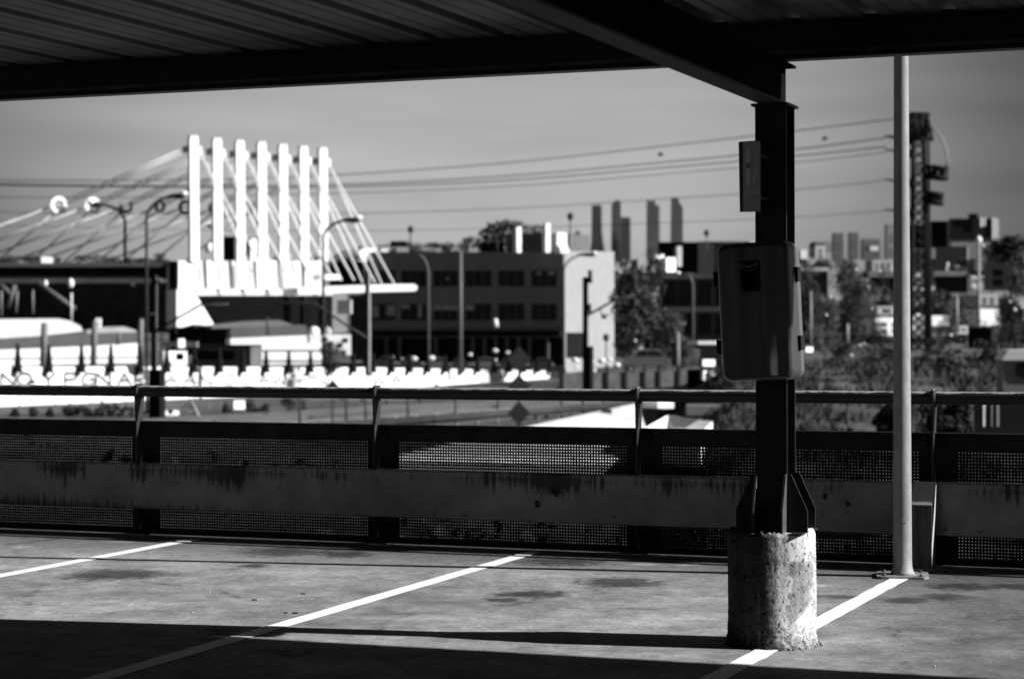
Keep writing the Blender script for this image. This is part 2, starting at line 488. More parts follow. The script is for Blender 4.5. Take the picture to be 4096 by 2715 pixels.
def plank(t0, t1, label, spalls):
    w = .05
    prof = [(-.135, PB0), (-.035, PB0), (-.035, PB1), (-.125, PB1), (-.135, PB1 - .012)]
    mb = MB(); mb.prism([F(t0, d, z) for d, z in prof], UF * (t1 - t0))
    o = mb.build('concrete_plank', plank_m, None, tuple(F(t0 if t1 > 8 else t1 - 3.5, -.135, PB0)))
    tag(o, label, 'barrier')
    for px, py, r in spalls:       # knocked-out lumps with ragged rims
        t = solve_t(px) ; k = (F(t, -.135, 0).y) / ray(px, py).y; z = EYE + ray(px, py).z * k
        d = ray(px, py); kk = (FP - VF * .1352 - Vector((0, 0, 0))).dot(VF) / d.dot(VF); c = Vector((d.x * kk, d.y * kk, EYE + d.z * kk))
        sb = MB(); nn = 22; rr = [r * (.7 + .5 * random.random()) for _ in range(nn)]
        rim = [c + UF * (rr[i] * cos(2 * pi * i / nn) * .85) + Z3 * (rr[i] * sin(2 * pi * i / nn)) - VF * .004 for i in range(nn)]
        inn = [c + UF * (.6 * rr[i] * cos(2 * pi * i / nn) * .85) + Z3 * (.6 * rr[i] * sin(2 * pi * i / nn)) - VF * .0015 for i in range(nn)]
        out = [c + UF * (1.2 * rr[i] * cos(2 * pi * i / nn) * .85) + Z3 * (1.2 * rr[i] * sin(2 * pi * i / nn)) + VF * .002 for i in range(nn)]
        sb.add(out + rim + inn, [(i, (i + 1) % nn, nn + (i + 1) % nn, nn + i) for i in range(nn)] +
               [(nn + i, nn + (i + 1) % nn, 2 * nn + (i + 1) % nn, 2 * nn + i) for i in range(nn)] + [tuple(2 * nn + i for i in range(nn))])
        sb.build('spalled_hole', hole_m, o)
    return o
plank(-22, tgap, 'long mould-streaked concrete plank running from the left edge to behind the pale pole',
      [(2222, 1955, .043), (2150, 2015, .026), (3300, 1985, .018), (3390, 2015, .016)])
plank(tgap + .03, 14, 'shorter clean concrete plank at the right edge beyond the wedge bracket', [])

# wedge-topped bracket that stiffens the plank joint, bolted to the deck
brk = G(3685, 2283)
bl = thing('barrier_bracket', 'short grey wedge-topped steel bracket holding the concrete planks behind the pale pole', 'bracket', brk)
galv = mat('pale_steel_paint', .36, .25, 5, .6, 0, .3)
galvd = mat('dirty_steel_paint', .075, .6, 3, .75, 0, .2, 0, (14, 14, 1.2))
def K(t, d, z): return brk + UF * t + VF * d + Z3 * z
w2 = .062
side = [(-.0, .012), (.14, .012), (.14, .53), (.12, .535), (-.0, .41)]
mb = MB(); mb.prism([K(-w2, d, z) for d, z in side], UF * (2 * w2)); mb.build('post', galvd, bl)
mb = MB(); e1, e2 = Vector((0, .125, .128)).normalized(), None
mb.add([K(-w2 - .004, -.008, .407), K(w2 + .004, -.008, .407), K(w2 + .004, .125, .541), K(-w2 - .004, .125, .541)], [(0, 1, 2, 3)])
mb.v += [tuple(Vector(p) + Z3 * .006) for p in mb.v[-4:]]; o = len(mb.v)
mb.f += [(o - 4, o - 3, o - 2, o - 1), (0, 1, 5, 4), (1, 2, 6, 5), (2, 3, 7, 6), (3, 0, 4, 7)]; mb.sm += [False] * 5
mb.build('sloping_cap', galv, bl)
mb = MB(); mb.prism([K(w2 + .001, d, z) for d, z in ((-.002, .012), (.05, .05), (.135, .53), (.12, .536), (-.002, .41))], UF * .004); mb.build('lit_side_skin', galv, bl)  # paler skin painting the sunlit right side of the post
mb = MB(); mb.box(K(0, .03, .006), (.30, .24, .012), (UF, VF, Z3)); mb.build('base_plate', galvd, bl)
for x in (-.11, .11):
    mb = MB(); mb.lathe(K(x, -.05, .012), [(.016, 0), (.016, .016), (.008, .017), (.008, .035), (0, .036)], 8); mb.build('bolt', galvd, bl)

# ================================================================== pale round lamp column
pb = G(3610, 2305)
pole = thing('tall_round_pole', 'tall pale round steel pole on a bolted base plate in front of the fence', 'pole', pb)
def pole_material():
    m, nt, b = nmat('pole_paint'); n = N(nt)
    tc = n.new('ShaderNodeTexCoord').outputs['Object']
    a = n.noise(tc, 9, 5, .6, (1, 1, .35)); s2 = n.noise(tc, 22, 5, .7, (1, 1, .5)); sp_ = n.noise(tc, 40, 3, .6)
    c = n.math('MULTIPLY', n.rng(a, .3, .7, .19, .28), n.rng(s2, .35, .7, .8, 1.08)); c = n.math('MULTIPLY', c, n.rng(sp_, .68, .73, 1, .55))
    n.lk(c, b.inputs['Base Color']); b.inputs['Roughness'].default_value = .55; b.inputs['Specular IOR Level'].default_value = .25
    return m
pole_m = pole_material()
mb = MB(); zs = [.014, .03, .055, .1, .5, 1.0, 2.0, 3.2, 5, 8]
mb.lathe(pb, [(.078 if z < .02 else (.068 if z < .04 else (.0595 if z < .06 else .0572 - .0042 * z)), z) for z in zs], 32)
mb.build('shaft', pole_m, pole)
mb = MB(); A = (Vector((.985, -.17, 0)), Vector((.17, .985, 0)), Z3); q = .155
pl = [(-q, -q + .03), (-q + .03, -q), (q - .03, -q), (q, -q + .03), (q, q - .03), (q - .03, q), (-q + .03, q), (-q, q - .03)]
mb.prism([pb + A[0] * x + A[1] * y + Z3 * .002 for x, y in pl], (0, 0, .013)); mb.build('base_plate', pole_m, pole)
for sx in (-1, 1):
    for sy in (-1, 1):
        mb = MB(); mb.lathe(pb + A[0] * (.11 * sx) + A[1] * (.11 * sy) + Z3 * .015, [(.013, 0), (.013, .009), (.007, .010), (.007, .014), (0, .015)], 8)
        mb.build('bolt', galvd, pole)
# curved access door, slightly proud of the shaft
mb = MB(); nn = 14; rows = [.33, .345, .36, .40, .45, .50, .54, .555, .57]; ins = [.30, .14, .05, 0, 0, 0, .05, .14, .30]
aim = atan2(-.985, -.35); vs = []
for z, i_ in zip(rows, ins):
    for k in range(nn + 1):
        ang = aim + (k / nn - .5) * 2 * (1.0 - i_); r = .0605 - .0042 * z
        vs.append(pb + Vector((cos(ang) * r, sin(ang) * r, z)))
mb.add(vs, [(j * (nn + 1) + k, j * (nn + 1) + k + 1, (j + 1) * (nn + 1) + k + 1, (j + 1) * (nn + 1) + k) for j in range(len(rows) - 1) for k in range(nn)], True)
door = mb.build('access_door', pole_m, pole)
mb = MB(); ang = aim + .05; mb.ball(pb + Vector((cos(ang) * .0585, sin(ang) * .0585, .54)), .006, 8, 6); mb.build('lock', black, door)

# ================================================================== canopy: column, beams, sheet roof
steel = mat('black_steel_paint', .022, .35, 7, .42, 0, .2)
steel2 = mat('dark_steel_paint', .020, .35, 5, .6, 0, .2)
canopy = thing('parking_canopy', 'dark steel parking canopy with ribbed sheet roof on a black column', 'canopy', CB)
RA = (UR, VR, Z3)
def ibeam(mb, c0, axis, side, L, h, bw, tf=.010, tw=.008):
    """I-beam from c0 (middle of the underside) along axis"""
    mid = c0 + axis * (L / 2)
    mb.box(mid + Z3 * (tf / 2), (L, bw, tf), (axis, side, Z3)); mb.box(mid + Z3 * (h - tf / 2), (L, bw, tf), (axis, side, Z3))
    mb.box(mid + Z3 * (h / 2), (L, tw, h - 2 * tf), (axis, side, Z3))
ZC = .538; ZT = 2.545; ZB = 2.557; HB = .205; ZP = ZB + HB; HP = .18; ZR = ZP + HP
# column of H section: flanges face the camera and the fence
mb = MB(); fw = .150; dp = .170
mb.box(Rf(0, -dp / 2 + .005, (ZC + ZT) / 2), (fw, .010, ZT - ZC), RA)
mb.box(Rf(0, dp / 2 - .005, (ZC + ZT) / 2), (fw, .010, ZT - ZC), RA)
mb.box(Rf(0, 0, (ZC + ZT) / 2), (.008, dp - .02, ZT - ZC), RA)
colm = mb.build('column', steel, canopy)
mb = MB(); mb.box(Rf(0, 0, ZT + .006), (.178, .215, .012), RA); mb.build('cap_plate', steel, canopy)
for d in (-dp / 2 + .005, dp / 2 - .005):
    for s in (-1, 1):
        mb = MB(); x = fw / 2 + .001
        mb.prism([Rf(s * a, d - .005, ZC + z) for a, z in ((x, .004), (.172, .004), (.172, .105), (x + .018, .275), (x, .275))], VR * .010)
        mb.build('gusset_plate', steel, canopy)
gus_m = mat('gusset_sunlit_paint', .065, .3, 9, .4, 0, .3)  # black column paint lightened here to stand in for sunlight
for s, xo in ((-1, -fw / 2), (-1, fw / 2 - .010), (1, -.005)):       # stiffeners square to the flanges, towards the viewer and the fence
    mb = MB(); y = dp / 2 + .001
    mb.prism([Rf(xo, s * a, ZC + z) for a, z in ((y, .004), (.172, .004), (.172, .105), (y + .018, .275), (y, .275))], UR * .010)
    mb.build('gusset_plate', gus_m, canopy)
mb = MB(); mb.box(Rf(0, 0, ZC + .001), (.33, .33, .006), RA); mb.build('base_plate', steel2, canopy)

def pier_material():
    m, nt, b = nmat('pier_concrete'); n = N(nt)
    tc = n.new('ShaderNodeTexCoord'); p = tc.outputs['Object']
    sep = n.new('ShaderNodeSeparateXYZ'); n.lk(p, sep.inputs[0]); z = sep.outputs[2]
    big = n.noise(p, 4.5, 5, .6); run = n.noise(p, 1.0, 5, .65, (22, 22, 2.2)); pit = n.noise(p, 1.0, 3, .55, (58, 58, 40)); gr = n.noise(p, 130, 3, .6)
    c = n.math('MULTIPLY', n.rng(big, .3, .7, .38, .60), n.rng(run, .3, .7, .62, 1.2)); c = n.math('MULTIPLY', c, n.rng(gr, .3, .7, .85, 1.12))
    c = n.math('MULTIPLY', c, n.rng(pit, .60, .65, 1.0, .14)); c = n.math('MULTIPLY', c, n.rng(n.noise(p, 13, 6, .75), .36, .52, .55, 1.0, True))
    # old form-work patch of greyer mortar on the right face
    d = n.new('ShaderNodeVectorMath', operation='SUBTRACT'); n.lk(p, d.inputs[0]); d.inputs[1].default_value = PATCH
    wob = n.rng(n.noise(p, 11, 5, .7), .3, .7, -.03, .03)
    dx = n.new('ShaderNodeVectorMath', operation='DOT_PRODUCT'); n.lk(d.outputs[0], dx.inputs[0]); dx.inputs[1].default_value = (.799, .602, 0)
    dz = n.new('ShaderNodeSeparateXYZ'); n.lk(d.outputs[0], dz.inputs[0])
    fx = n.math('SUBTRACT', n.math('ABSOLUTE', n.math('ADD', dx.outputs['Value'], wob)), .068)
    fz = n.math('MAXIMUM', n.math('SUBTRACT', dz.outputs[2], .135), n.math('SUBTRACT', n.math('ADD', -.10, n.math('MULTIPLY', dx.outputs['Value'], .75)), dz.outputs[2]))
    e = n.math('MAXIMUM', fx, fz); c = n.math('MULTIPLY', c, n.rng(n.math('ABSOLUTE', e), .001, .007, .6, 1.0, True)); c = n.math('MULTIPLY', c, n.rng(n.math('ADD', e, n.rng(run, .3, .7, -.008, .008)), -.012, .004, .55, 1.0, True))
    # dirt splashed up from the floor, dark stain also painting the left side's shade
    foot = n.math('ADD', z, n.rng(n.noise(p, 22, 6, .75), .3, .7, -.09, .09)); c = n.math('MULTIPLY', c, n.rng(foot, .0, .10, .42, 1.0, True))
    dy = n.new('ShaderNodeVectorMath', operation='DOT_PRODUCT'); n.lk(p, dy.inputs[0]); dy.inputs[1].default_value = (.97, -.1, 0)
    st = n.math('ADD', dy.outputs['Value'], n.rng(run, .3, .7, -.05, .05)); c = n.math('MULTIPLY', c, n.rng(st, -.06, .085, .11, 1.0, True))
    n.lk(c, b.inputs['Base Color']); b.inputs['Roughness'].default_value = .92; b.inputs['Specular IOR Level'].default_value = .1
    bp = n.new('ShaderNodeBump'); bp.inputs['Strength'].default_value = .6; bp.inputs['Distance'].default_value = .006
    h = n.math('ADD', n.math('MULTIPLY', pit, -1.2), n.math('ADD', n.math('MULTIPLY', n.noise(p, 26, 6, .75), n.rng(z, .02, .16, 2.2, .35)), n.math('MULTIPLY', gr, .25)))
    n.lk(h, bp.inputs['Height']); n.lk(bp.outputs[0], b.inputs['Normal'])
    return m
PATCH = Vector((.1255, -.1665, .27))
pier_m = pier_material()
mb = MB(); NA, NZ = 120, 90; R0 = .2085; vs = []
for j in range(NZ + 1):
    z = j / NZ * .543
    for k in range(NA):
        a = 2 * pi * k / NA
        r = R0 + .0022 * sin(3 * a + z * 9) + rng.normal(0, .0007)
        r += max(0, .055 - z) * (.10 + .30 * (rng.random() - .3)) + (rng.normal(0, .0028) if z < .11 else 0)
        if z > .53: r -= (z - .53) ** 1.0 * .5 + max(0, rng.normal(0, .003))
        zz = z + (rng.normal(0, .004) if z > .54 else 0)
        vs.append(CB + Vector((cos(a) * r, sin(a) * r, zz)))
vs.append(CB + Z3 * .536)
mb.add(vs, [(j * NA + k, j * NA + (k + 1) % NA, (j + 1) * NA + (k + 1) % NA, (j + 1) * NA + k) for j in range(NZ) for k in range(NA)] +
       [(NZ * NA + k, NZ * NA + (k + 1) % NA, len(vs) - 1) for k in range(NA)], True)
mb.build('concrete_pier', pier_m, canopy)
mb = MB()                          # broken crumbs of concrete round the foot
for _ in range(90):
    a = random.uniform(-2.9, .4); r = R0 + abs(random.gauss(.006, .012)); s = random.uniform(.004, .013)
    mb.ball(CB + Vector((cos(a) * r, sin(a) * r, s * .3)), s, 6, 4, (1, random.uniform(.6, 1), .7))
tag(mb.build('concrete_crumbs', pier_m, None, tuple(CB)), 'grey crumbs of broken concrete round the foot of the pier', 'rubble', None, 'stuff')

mb = MB(); Lb = 11.8; mid = Rf(0, .20 - Lb / 2, ZB)
mb.box(mid + Z3 * (HB - .006), (.112, Lb, .012), RA); mb.box(mid + Z3 * (.012 + (HB - .024) / 2), (.008, Lb, HB - .024), RA); mb.build('cross_beam', mat('beam_shade_paint', .005, .6, 6, .85, 0, .02), canopy)  # web and top darkened from the shared beam paint, painting their shade
mb = MB(); mb.box(mid + Z3 * .0058, (.112, Lb, .0116), RA); mb.build('bottom_flange', mat('flange_bounce_paint', .034, .35, 5, .6, 0, .15), canopy)  # same beam paint lightened, for bounce light on the underside
mb = MB(); ibeam(mb, Rf(-26, -.01, ZP + .001), UR, VR, 52, HP - .001, .09, .010); mb.build('edge_purlin', steel, canopy)
mb = MB(); mb.box(Rf(0, -.059, ZP + .034), (52, .004, .018), RA); mb.build('purlin_lit_line', mat('lit_line_grey', .085, .4, 3, .6, 0, .2), canopy)  # added pale strip painting the lit edge of the lower flange
for d in (-4.2, -8.4, -11.4):
    mb = MB(); ibeam(mb, Rf(-26, d, ZP + .001), UR, VR, 52, HP - .001, .09, .010); mb.build('purlin', steel, canopy)
sheet_m = mat('roof_sheet', .066, .8, 1.1, .42, 0, .5, 0, (1, 1, 1))
mb = MB(); per = .36
prof = [(0, 0), (.055, 0), (.062, .007), (.072, .007), (.079, 0), (.135, 0), (.152, .052), (.205, .052), (.222, 0), (.285, 0), (.292, .007), (.302, .007), (.309, 0)]
xs = []; 
for i in range(-72, 72): xs += [(i * per + a - .06, b) for a, b in prof]
dd = [.19, -.6, -2, -4, -7, -10, -11.6]; vs = []
for d in dd: vs += [Rf(x, d, ZR + z + .001) for x, z in xs]
nx = len(xs); mb.add(vs, [(j * nx + i, j * nx + i + 1, (j + 1) * nx + i + 1, (j + 1) * nx + i) for j in range(len(dd) - 1) for i in range(nx - 1)])
mb.build('ribbed_roof_sheet', sheet_m, canopy)
mb = MB()                          # foam closures filling most of each rib over the edge purlin
for i in range(-72, 72):
    x = i * per - .06
    mb.prism([Rf(x + a, -.05, ZR + z) for a, z in ((.138, .0025), (.219, .0025), (.2140, .016), (.1432, .016))], VR * .04)
mb.build('rib_closure', steel, canopy)['kind'] = 'stuff'

# stencilled letter on the column face
stencil = mat('stencil_grey', .045, .3, 20, .8, 0, .1)
def on_front(pts, y0=-dp / 2 - .0015):
    return [Rf(x, y0, z) for x, z in pts]
mb = MB(); zb = 1.875 - .075
def P2(x, z): return (x * .078 - .042, zb + z * .15)
stem = [(.12, 0), (.42, 0), (.42, 1), (0, 1), (0, .97), (.12, .95)]
mb.add(on_front([P2(*p) for p in stem]), [tuple(range(len(stem)))])
outer = [P2(.52 + .40 * cos(t), .745 + .255 * sin(t)) for t in np.linspace(pi / 2, -pi / 2, 14)]
inner = [P2(.52 + .14 * cos(t), .745 + .20 * sin(t)) for t in np.linspace(pi / 2, -pi / 2, 14)]
mb.add(on_front(outer + inner), [(i, i + 1, 14 + i + 1, 14 + i) for i in range(13)])
leg = [(.52, .47), (.72, .47), (1.0, .06), (1.06, 0), (.80, 0)]
mb.add(on_front([P2(*p) for p in leg]), [tuple(range(len(leg)))])
mb.build('stencilled_letter', stencil, canopy)

# ================================================================== extinguisher cabinet on the column
cab_c = W(3032, 1246, 9.93)
ct, st_ = cos(radians(2.7)), sin(radians(2.7))
CX = UR * ct + Z3 * st_; CZ = -UR * st_ + Z3 * ct; CY = VR
def C(x, y, z): return cab_c + CX * x + CY * y + CZ * z
cab_t = CX; 
cabinet = thing('extinguisher_cabinet', 'dark plastic fire extinguisher cabinet with a small window strapped to the black column', 'cabinet', C(0, .1, -.33))
cab_m = mat('cabinet_plastic', .046, .10, 30, .30, 0, .6)
cab2_m = mat('cabinet_back_plastic', .085, .12, 30, .5, 0, .35)
CW, CH, RC = .352, .648, .045
def outline(w, h, r, n=7):
    o = []
    for cx, cz, a0 in ((w / 2 - r, h / 2 - r, 0), (-w / 2 + r, h / 2 - r, pi / 2), (-w / 2 + r, -h / 2 + r, pi), (w / 2 - r, -h / 2 + r, 3 * pi / 2)):
        o += [(cx + r * cos(a0 + pi / 2 * i / n), cz + r * sin(a0 + pi / 2 * i / n)) for i in range(n + 1)]
    return o
def relief(x):                      # two soft upright creases, a flat field between them
    t = x / (CW / 2)
    return -.020 * math.exp(-((t + .40) / .15) ** 2) - .020 * math.exp(-((t - .34) / .17) ** 2) + .018 * max(0, abs(t) - .5) ** 1.3
mb = MB()
rings = []
for y, ins in ((.072, 0), (-.035, .002), (-.052, .005), (-.062, .012), (-.067, .024)):
    rings.append([(x, y + (relief(x) if y < -.04 else 0), z) for x, z in outline(CW - 2 * ins, CH - 2 * ins, RC - ins * .6)])
nr = len(rings[0]); vs = [C(*p) for r in rings for p in r]
fs = [(j * nr + i, j * nr + (i + 1) % nr, (j + 1) * nr + (i + 1) % nr, (j + 1) * nr + i) for j in range(len(rings) - 1) for i in range(nr)]
mb.add(vs, fs, True)
w_, h_ = CW - .048, CH - .048; r_ = RC - .0144; cols = []
for k in range(41):
    x = -w_ / 2 + w_ * k / 40; e = max(0, abs(x) - (w_ / 2 - r_)); zt = h_ / 2 - r_ + sqrt(max(0, r_ * r_ - e * e)); cols.append((x, zt))
NR = 9; vs = [C(x, -.0675 + relief(x), zt * (2 * j / NR - 1)) for j in range(NR + 1) for x, zt in cols]
mb.add(vs, [(j * 41 + i, j * 41 + i + 1, (j + 1) * 41 + i + 1, (j + 1) * 41 + i) for j in range(NR) for i in range(40)], True)
mb.build('front_cover', cab_m, cabinet)
mb = MB(); vs = []
for y, ins in ((.0735, .003), (.16, .006), (.172, .02)):
    vs += [C(x, y, z) for x, z in outline(CW - 2 * ins, CH - 2 * ins, RC - ins * .5)]
mb.add(vs, [(j * nr + i, j * nr + (i + 1) % nr, (j + 1) * nr + (i + 1) % nr, (j + 1) * nr + i) for j in range(2) for i in range(nr)], True)
mb.f.append(tuple(2 * nr + i for i in range(nr))); mb.sm.append(False)
mb.build('back_shell', cab2_m, cabinet)
glass_m = mat('dark_window', .003, .3, 10, .5, 0, .06)
mb = MB(); mb.prism([C(x - .012, -.0815, z + .165) for x, z in outline(.104, .146, .016)], CY * .01)
win = mb.build('window', mat('window_gasket', .012, .2, 20, .5, 0, .2), cabinet)
mb = MB(); mb.prism([C(x - .008, -.0835, z + .158) for x, z in outline(.068, .112, .006)], CY * .0018); mb.build('pane', glass_m, win)
mb = MB()                            # creased plastic film behind the window, caught by the light
for zz, sag in ((.228, .020), (.220, .030), (.222, .012)):
    mb.tube([C(-.058 + .092 * k / 12, -.0842, zz - sag * (1 - (2 * k / 12 - 1) ** 2)) for k in range(13)], .0011, 5)
mb.build('film_crease', mat('film_grey', .40, .4, 40, .4, 0, .5), win)
emb = mat('embossed_edge', .26, .2, 60, .4, 0, .5)
mb = MB()
def E_(pts, r=.0011): mb.tube([C(x - .012, -.0712 + relief(x - .012) , z - .085) for x, z in pts], r, 5)
E_([(-.016, .055), (.030, .055)]); E_([(.030, .055), (.032, -.055)]); E_([(-.016, .055), (-.014, -.05)]); E_([(-.014, -.05), (-.018, -.055), (-.018, -.066), (.034, -.066), (.034, -.055)])
E_([(-.014, -.048), (.032, -.048)]); E_([(-.018, -.055), (-.021, -.02), (-.032, .02), (-.032, .05), (-.022, .066), (.004, .070), (.018, .068)])
E_([(.010, .072), (.046, .086)]); E_([(.012, .066), (.044, .062)])
mb.build('embossed_pictogram', emb, cabinet)
for sx in (-1, 1):
    for z in (.165, -.155):
        mb = MB(); x = sx * (CW / 2 + .007); lw = .015 if sx > 0 else .042
        if sx < 0: x -= .026
        mb.prism([C(x - .0075, y, z + q) for y, q in ((.03, -.034), (.085, -.034), (.10, -.022), (.10, .022), (.085, .034), (.03, .034))], CX * lw)
        mb.build('latch', black, cabinet)
mb = MB(); mb.prism([C(x, .172, z) for x, z in ((-.06, .25), (.06, .25), (.06, -.25), (-.06, -.25))], CY * .004); mb.build('mounting_bracket', steel, cabinet)

# ================================================================== projecting extinguisher sign
sp0 = W(3040, 706, 9.80)
sdir = Vector((-.36, .93, 0)).normalized()      # the plate runs back and to the left
SW, SH = .168, .325
sw = Vector((-.0, 0, 0))
sn = Vector((-sdir.y, sdir.x, 0)); sn = sn if sn.y < 0 else -sn
sign = thing('extinguisher_sign', 'narrow grey projecting sign lettered EXTINTOR at the top of the black column', 'sign', sp0 - Z3 * SH / 2)
tilt = Vector((0, 0, 1))
def Sg(x, z, off=0.0): return sp0 + sdir * (SW * (1 - x)) + Z3 * (z * SH - .0 + (1 - x) * .008) + sn * off
sface = mat('sign_face', .27, .08, 12, .5, 0, .3); sdark = mat('sign_rim', .014, .2, 12, .5, 0, .2); spict = mat('sign_print', .50, .1, 12, .5, 0, .3); sdk = mat('sign_print_dark', .10, .1, 12, .5, 0, .3)
mb = MB(); mb.prism([Sg(0, -.5), Sg(1, -.5), Sg(1, .5), Sg(0, .5)], -sn * .003); mb.build('plate', sface, sign)
mb = MB(); mb.prism([Sg(-.16, -.5, .004), Sg(.0, -.5, .0), Sg(.0, .5, .0), Sg(-.20, .5, .006)], -sn * .004); mb.build('folded_edge', sdark, sign)
mb = MB(); mb.prism([Sg(-.2, .5, .004), Sg(1, .5, .001), Sg(1, .512, .001), Sg(-.2, .514, .004)], -sn * .004); mb.build('top_edge', sdark, sign)
def flat(mb, pts, off=.0012): mb.add([Sg(x, z, off) for x, z in pts], [tuple(range(len(pts)))])
mb = MB(); cx = .32
flat(mb, [(cx - .11, -.12), (cx + .11, -.12), (cx + .11, .12), (cx - .11, .12)]); flat(mb, [(cx - .11, .20), (cx + .11, .20), (cx + .11, .27), (cx + .06, .33), (cx + .06, .38), (cx - .06, .38), (cx - .06, .33), (cx - .11, .27)])
flat(mb, [(cx - .06, .39), (cx + .10, .39), (cx + .05, .44), (cx - .02, .44)]); flat(mb, [(cx - .24, .20), (cx - .18, .20), (cx - .10, .36), (cx - .14, .38)])
for dx_, h0 in ((.0, -.13), (.14, -.02)):
    flat(mb, [(.62 + dx_, h0), (.75 + dx_, h0 + .10), (.70 + dx_, h0 + .2), (.78 + dx_, h0 + .42), (.66 + dx_, h0 + .24), (.60 + dx_, h0 + .12)])
flat(mb, [(.02, -.195), (.98, -.195), (.98, -.203), (.02, -.203)]); flat(mb, [(.02, -.235), (.98, -.235), (.98, -.243), (.02, -.243)])
mb.build('pictogram', spict, sign)
mb = MB(); flat(mb, [(cx - .11, .125), (cx + .11, .125), (cx + .11, .195), (cx - .11, .195)]); mb.build('extinguisher_label', sdk, sign)
mb = MB()
for z in (-.3, .3): mb.box(Sg(.75, z, -.02) + VR * .06, (.012, .16, .012), RA)
mb.build('wall_clip', steel, sign)
tcv = bpy.data.curves.new('lettering', 'FONT'); tcv.body = 'EXTINTOR'; tcv.size = 1.0; tcv.align_x = 'CENTER'
tob = bpy.data.objects.new('lettering', tcv); COL.objects.link(tob)
bpy.context.view_layer.update()
tme = bpy.data.meshes.new_from_object(tob.evaluated_get(bpy.context.evaluated_depsgraph_get()))
xs_ = [v.co.x for v in tme.vertices]; ys_ = [v.co.y for v in tme.vertices]; x0, x1, y0, y1 = min(xs_), max(xs_), min(ys_), max(ys_)
mb = MB(); mb.add([Sg(.08 + .84 * (v.co.x - x0) / (x1 - x0), -.40 + .085 * (v.co.y - y0) / (y1 - y0), .0013) for v in tme.vertices], [tuple(p.vertices) for p in tme.polygons])
bpy.data.objects.remove(tob); bpy.data.curves.remove(tcv); bpy.data.meshes.remove(tme)
mb.build('lettering', spict, sign)

# ================================================================== small litter on the deck
for px, py, r in ((1018, 2399, .016), (1212, 2375, .014), (1181, 2452, .017), (1143, 2451, .011)):
    mb = MB(); c = G(px, py); mb.lathe(c, [(r, 0), (r, .003), (r * .8, .005), (0, .005)], 14)
    tag(mb.build('bottle_cap', black), 'small dark flattened disc lying on the sunlit deck floor', 'bottle cap', 'dark discs on the deck')
peb = mat('pebble', .45, .2, 50, .8)
for i, (px, py) in enumerate(((270, 2325), (445, 2348), (838, 2363), (955, 2287), (1265, 2282), (770, 2448), (2640, 2340), (2406, 2492), (3812, 2569), (3738, 2663), (600, 2209))):
    mb = MB(); r = random.uniform(.0025, .0055); mb.ball(G(px, py, .004), r, 7, 5, (1.2, .9, .7))
    tag(mb.build('pebble', peb), 'tiny pale pebble lying on the sunlit deck floor', 'pebble', 'pebbles on the deck')
# ================================================================== everything beyond the deck
YARD = -4.5
class PL:
    """an upright plane through the sight line of column px at distance Y, turned by yaw (right-facing when positive)"""
    def __init__(s, px, Y, yaw=0.0):
        a = radians(yaw); s.n = Vector((sin(a), -cos(a), 0)); s.p = W(px, 1340, Y); s.x = Vector((cos(a), sin(a), 0))
    def pt(s, px, py, off=0.0):
        d = ray(px, py); o = Vector((0, 0, EYE)); k = (s.p - o).dot(s.n) / d.dot(s.n)
        return o + d * k + s.n * off
    def rect(s, mb, x0, y0, x1, y1, t, off=0.0):
        return mb.prism([s.pt(x0, y1, off), s.pt(x1, y1, off), s.pt(x1, y0, off), s.pt(x0, y0, off)], -s.n * t)
    def poly(s, mb, pts, t, off=0.0):
        return mb.prism([s.pt(x, y, off) for x, y in pts], -s.n * t)

white = mat('white_render', .78, .06, .6, .8, 0, .15)
pale = mat('pale_render', .36, .15, .5, .8, 0, .15)
midg = mat('grey_render', .20, .18, .4, .85, 0, .12)
dimg = mat('dim_render', .10, .25, .4, .85, 0, .12)
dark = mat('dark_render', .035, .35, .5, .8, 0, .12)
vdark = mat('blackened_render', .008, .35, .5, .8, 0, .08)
glassd = mat('window_glass', .012, .5, .8, .45, 0, .25)
lampd = mat('lamp_dark_paint', .035, .2, 2, .6, 0, .2)
lampg = mat('lamp_grey_paint', .11, .2, 2, .6, 0, .2)
galvg = mat('galvanised', .22, .2, 2, .55, 0, .3)
darkm = mat('dark_metal', .030, .3, 2, .6, 0, .2)
leaf = mat('leaf_mid', .075, .4, .9, .8, 0, .15)
leafd = mat('leaf_dark', .032, .4, .9, .8, 0, .12)
leafl = mat('leaf_pale', .105, .4, .9, .8, 0, .15)
bark = mat('bark', .06, .3, 4, .9, 0, .1)

def smooth(a, b, x):
    t = np.clip((x - a) / (b - a), 0, 1); return t * t * (3 - 2 * t)
def ground_z(X, Y):
    X = np.asarray(X, float); Y = np.asarray(Y, float)
    far = YARD + np.maximum(0, Y - 330) * .036
    side = smooth(.060, .115, X / np.maximum(Y, 1.0))
    bank = YARD + side * (smooth(24, 120, Y) * 4.0)
    return np.maximum(far, bank)
xs_a = np.concatenate([-np.geomspace(9000, 2, 60), np.linspace(-1.9, 1.9, 9), np.geomspace(2, 9000, 90)])
ys_a = np.concatenate([np.linspace(-60, 14, 8), np.geomspace(16, 12000, 150)])
XX, YY = np.meshgrid(xs_a, ys_a); ZZ = ground_z(XX, YY)
ZZ = np.where(YY < 14.5, YARD - .0, ZZ)
mb = MB(); nx_ = len(xs_a)
mb.v = np.stack([XX, YY, ZZ], -1).reshape(-1, 3).tolist()
mb.f = [(j * nx_ + i, j * nx_ + i + 1, (j + 1) * nx_ + i + 1, (j + 1) * nx_ + i) for j in range(len(ys_a) - 1) for i in range(nx_ - 1)]
mb.sm = [True] * len(mb.f)
gm, nt, b = nmat('yard_ground'); n = N(nt)
pos = n.new('ShaderNodeNewGeometry').outputs['Position']
c = n.math('MULTIPLY', n.rng(n.noise(pos, .045, 6, .65), .35, .65, .05, .15), n.rng(n.noise(pos, .6, 6, .7), .3, .7, .6, 1.4))
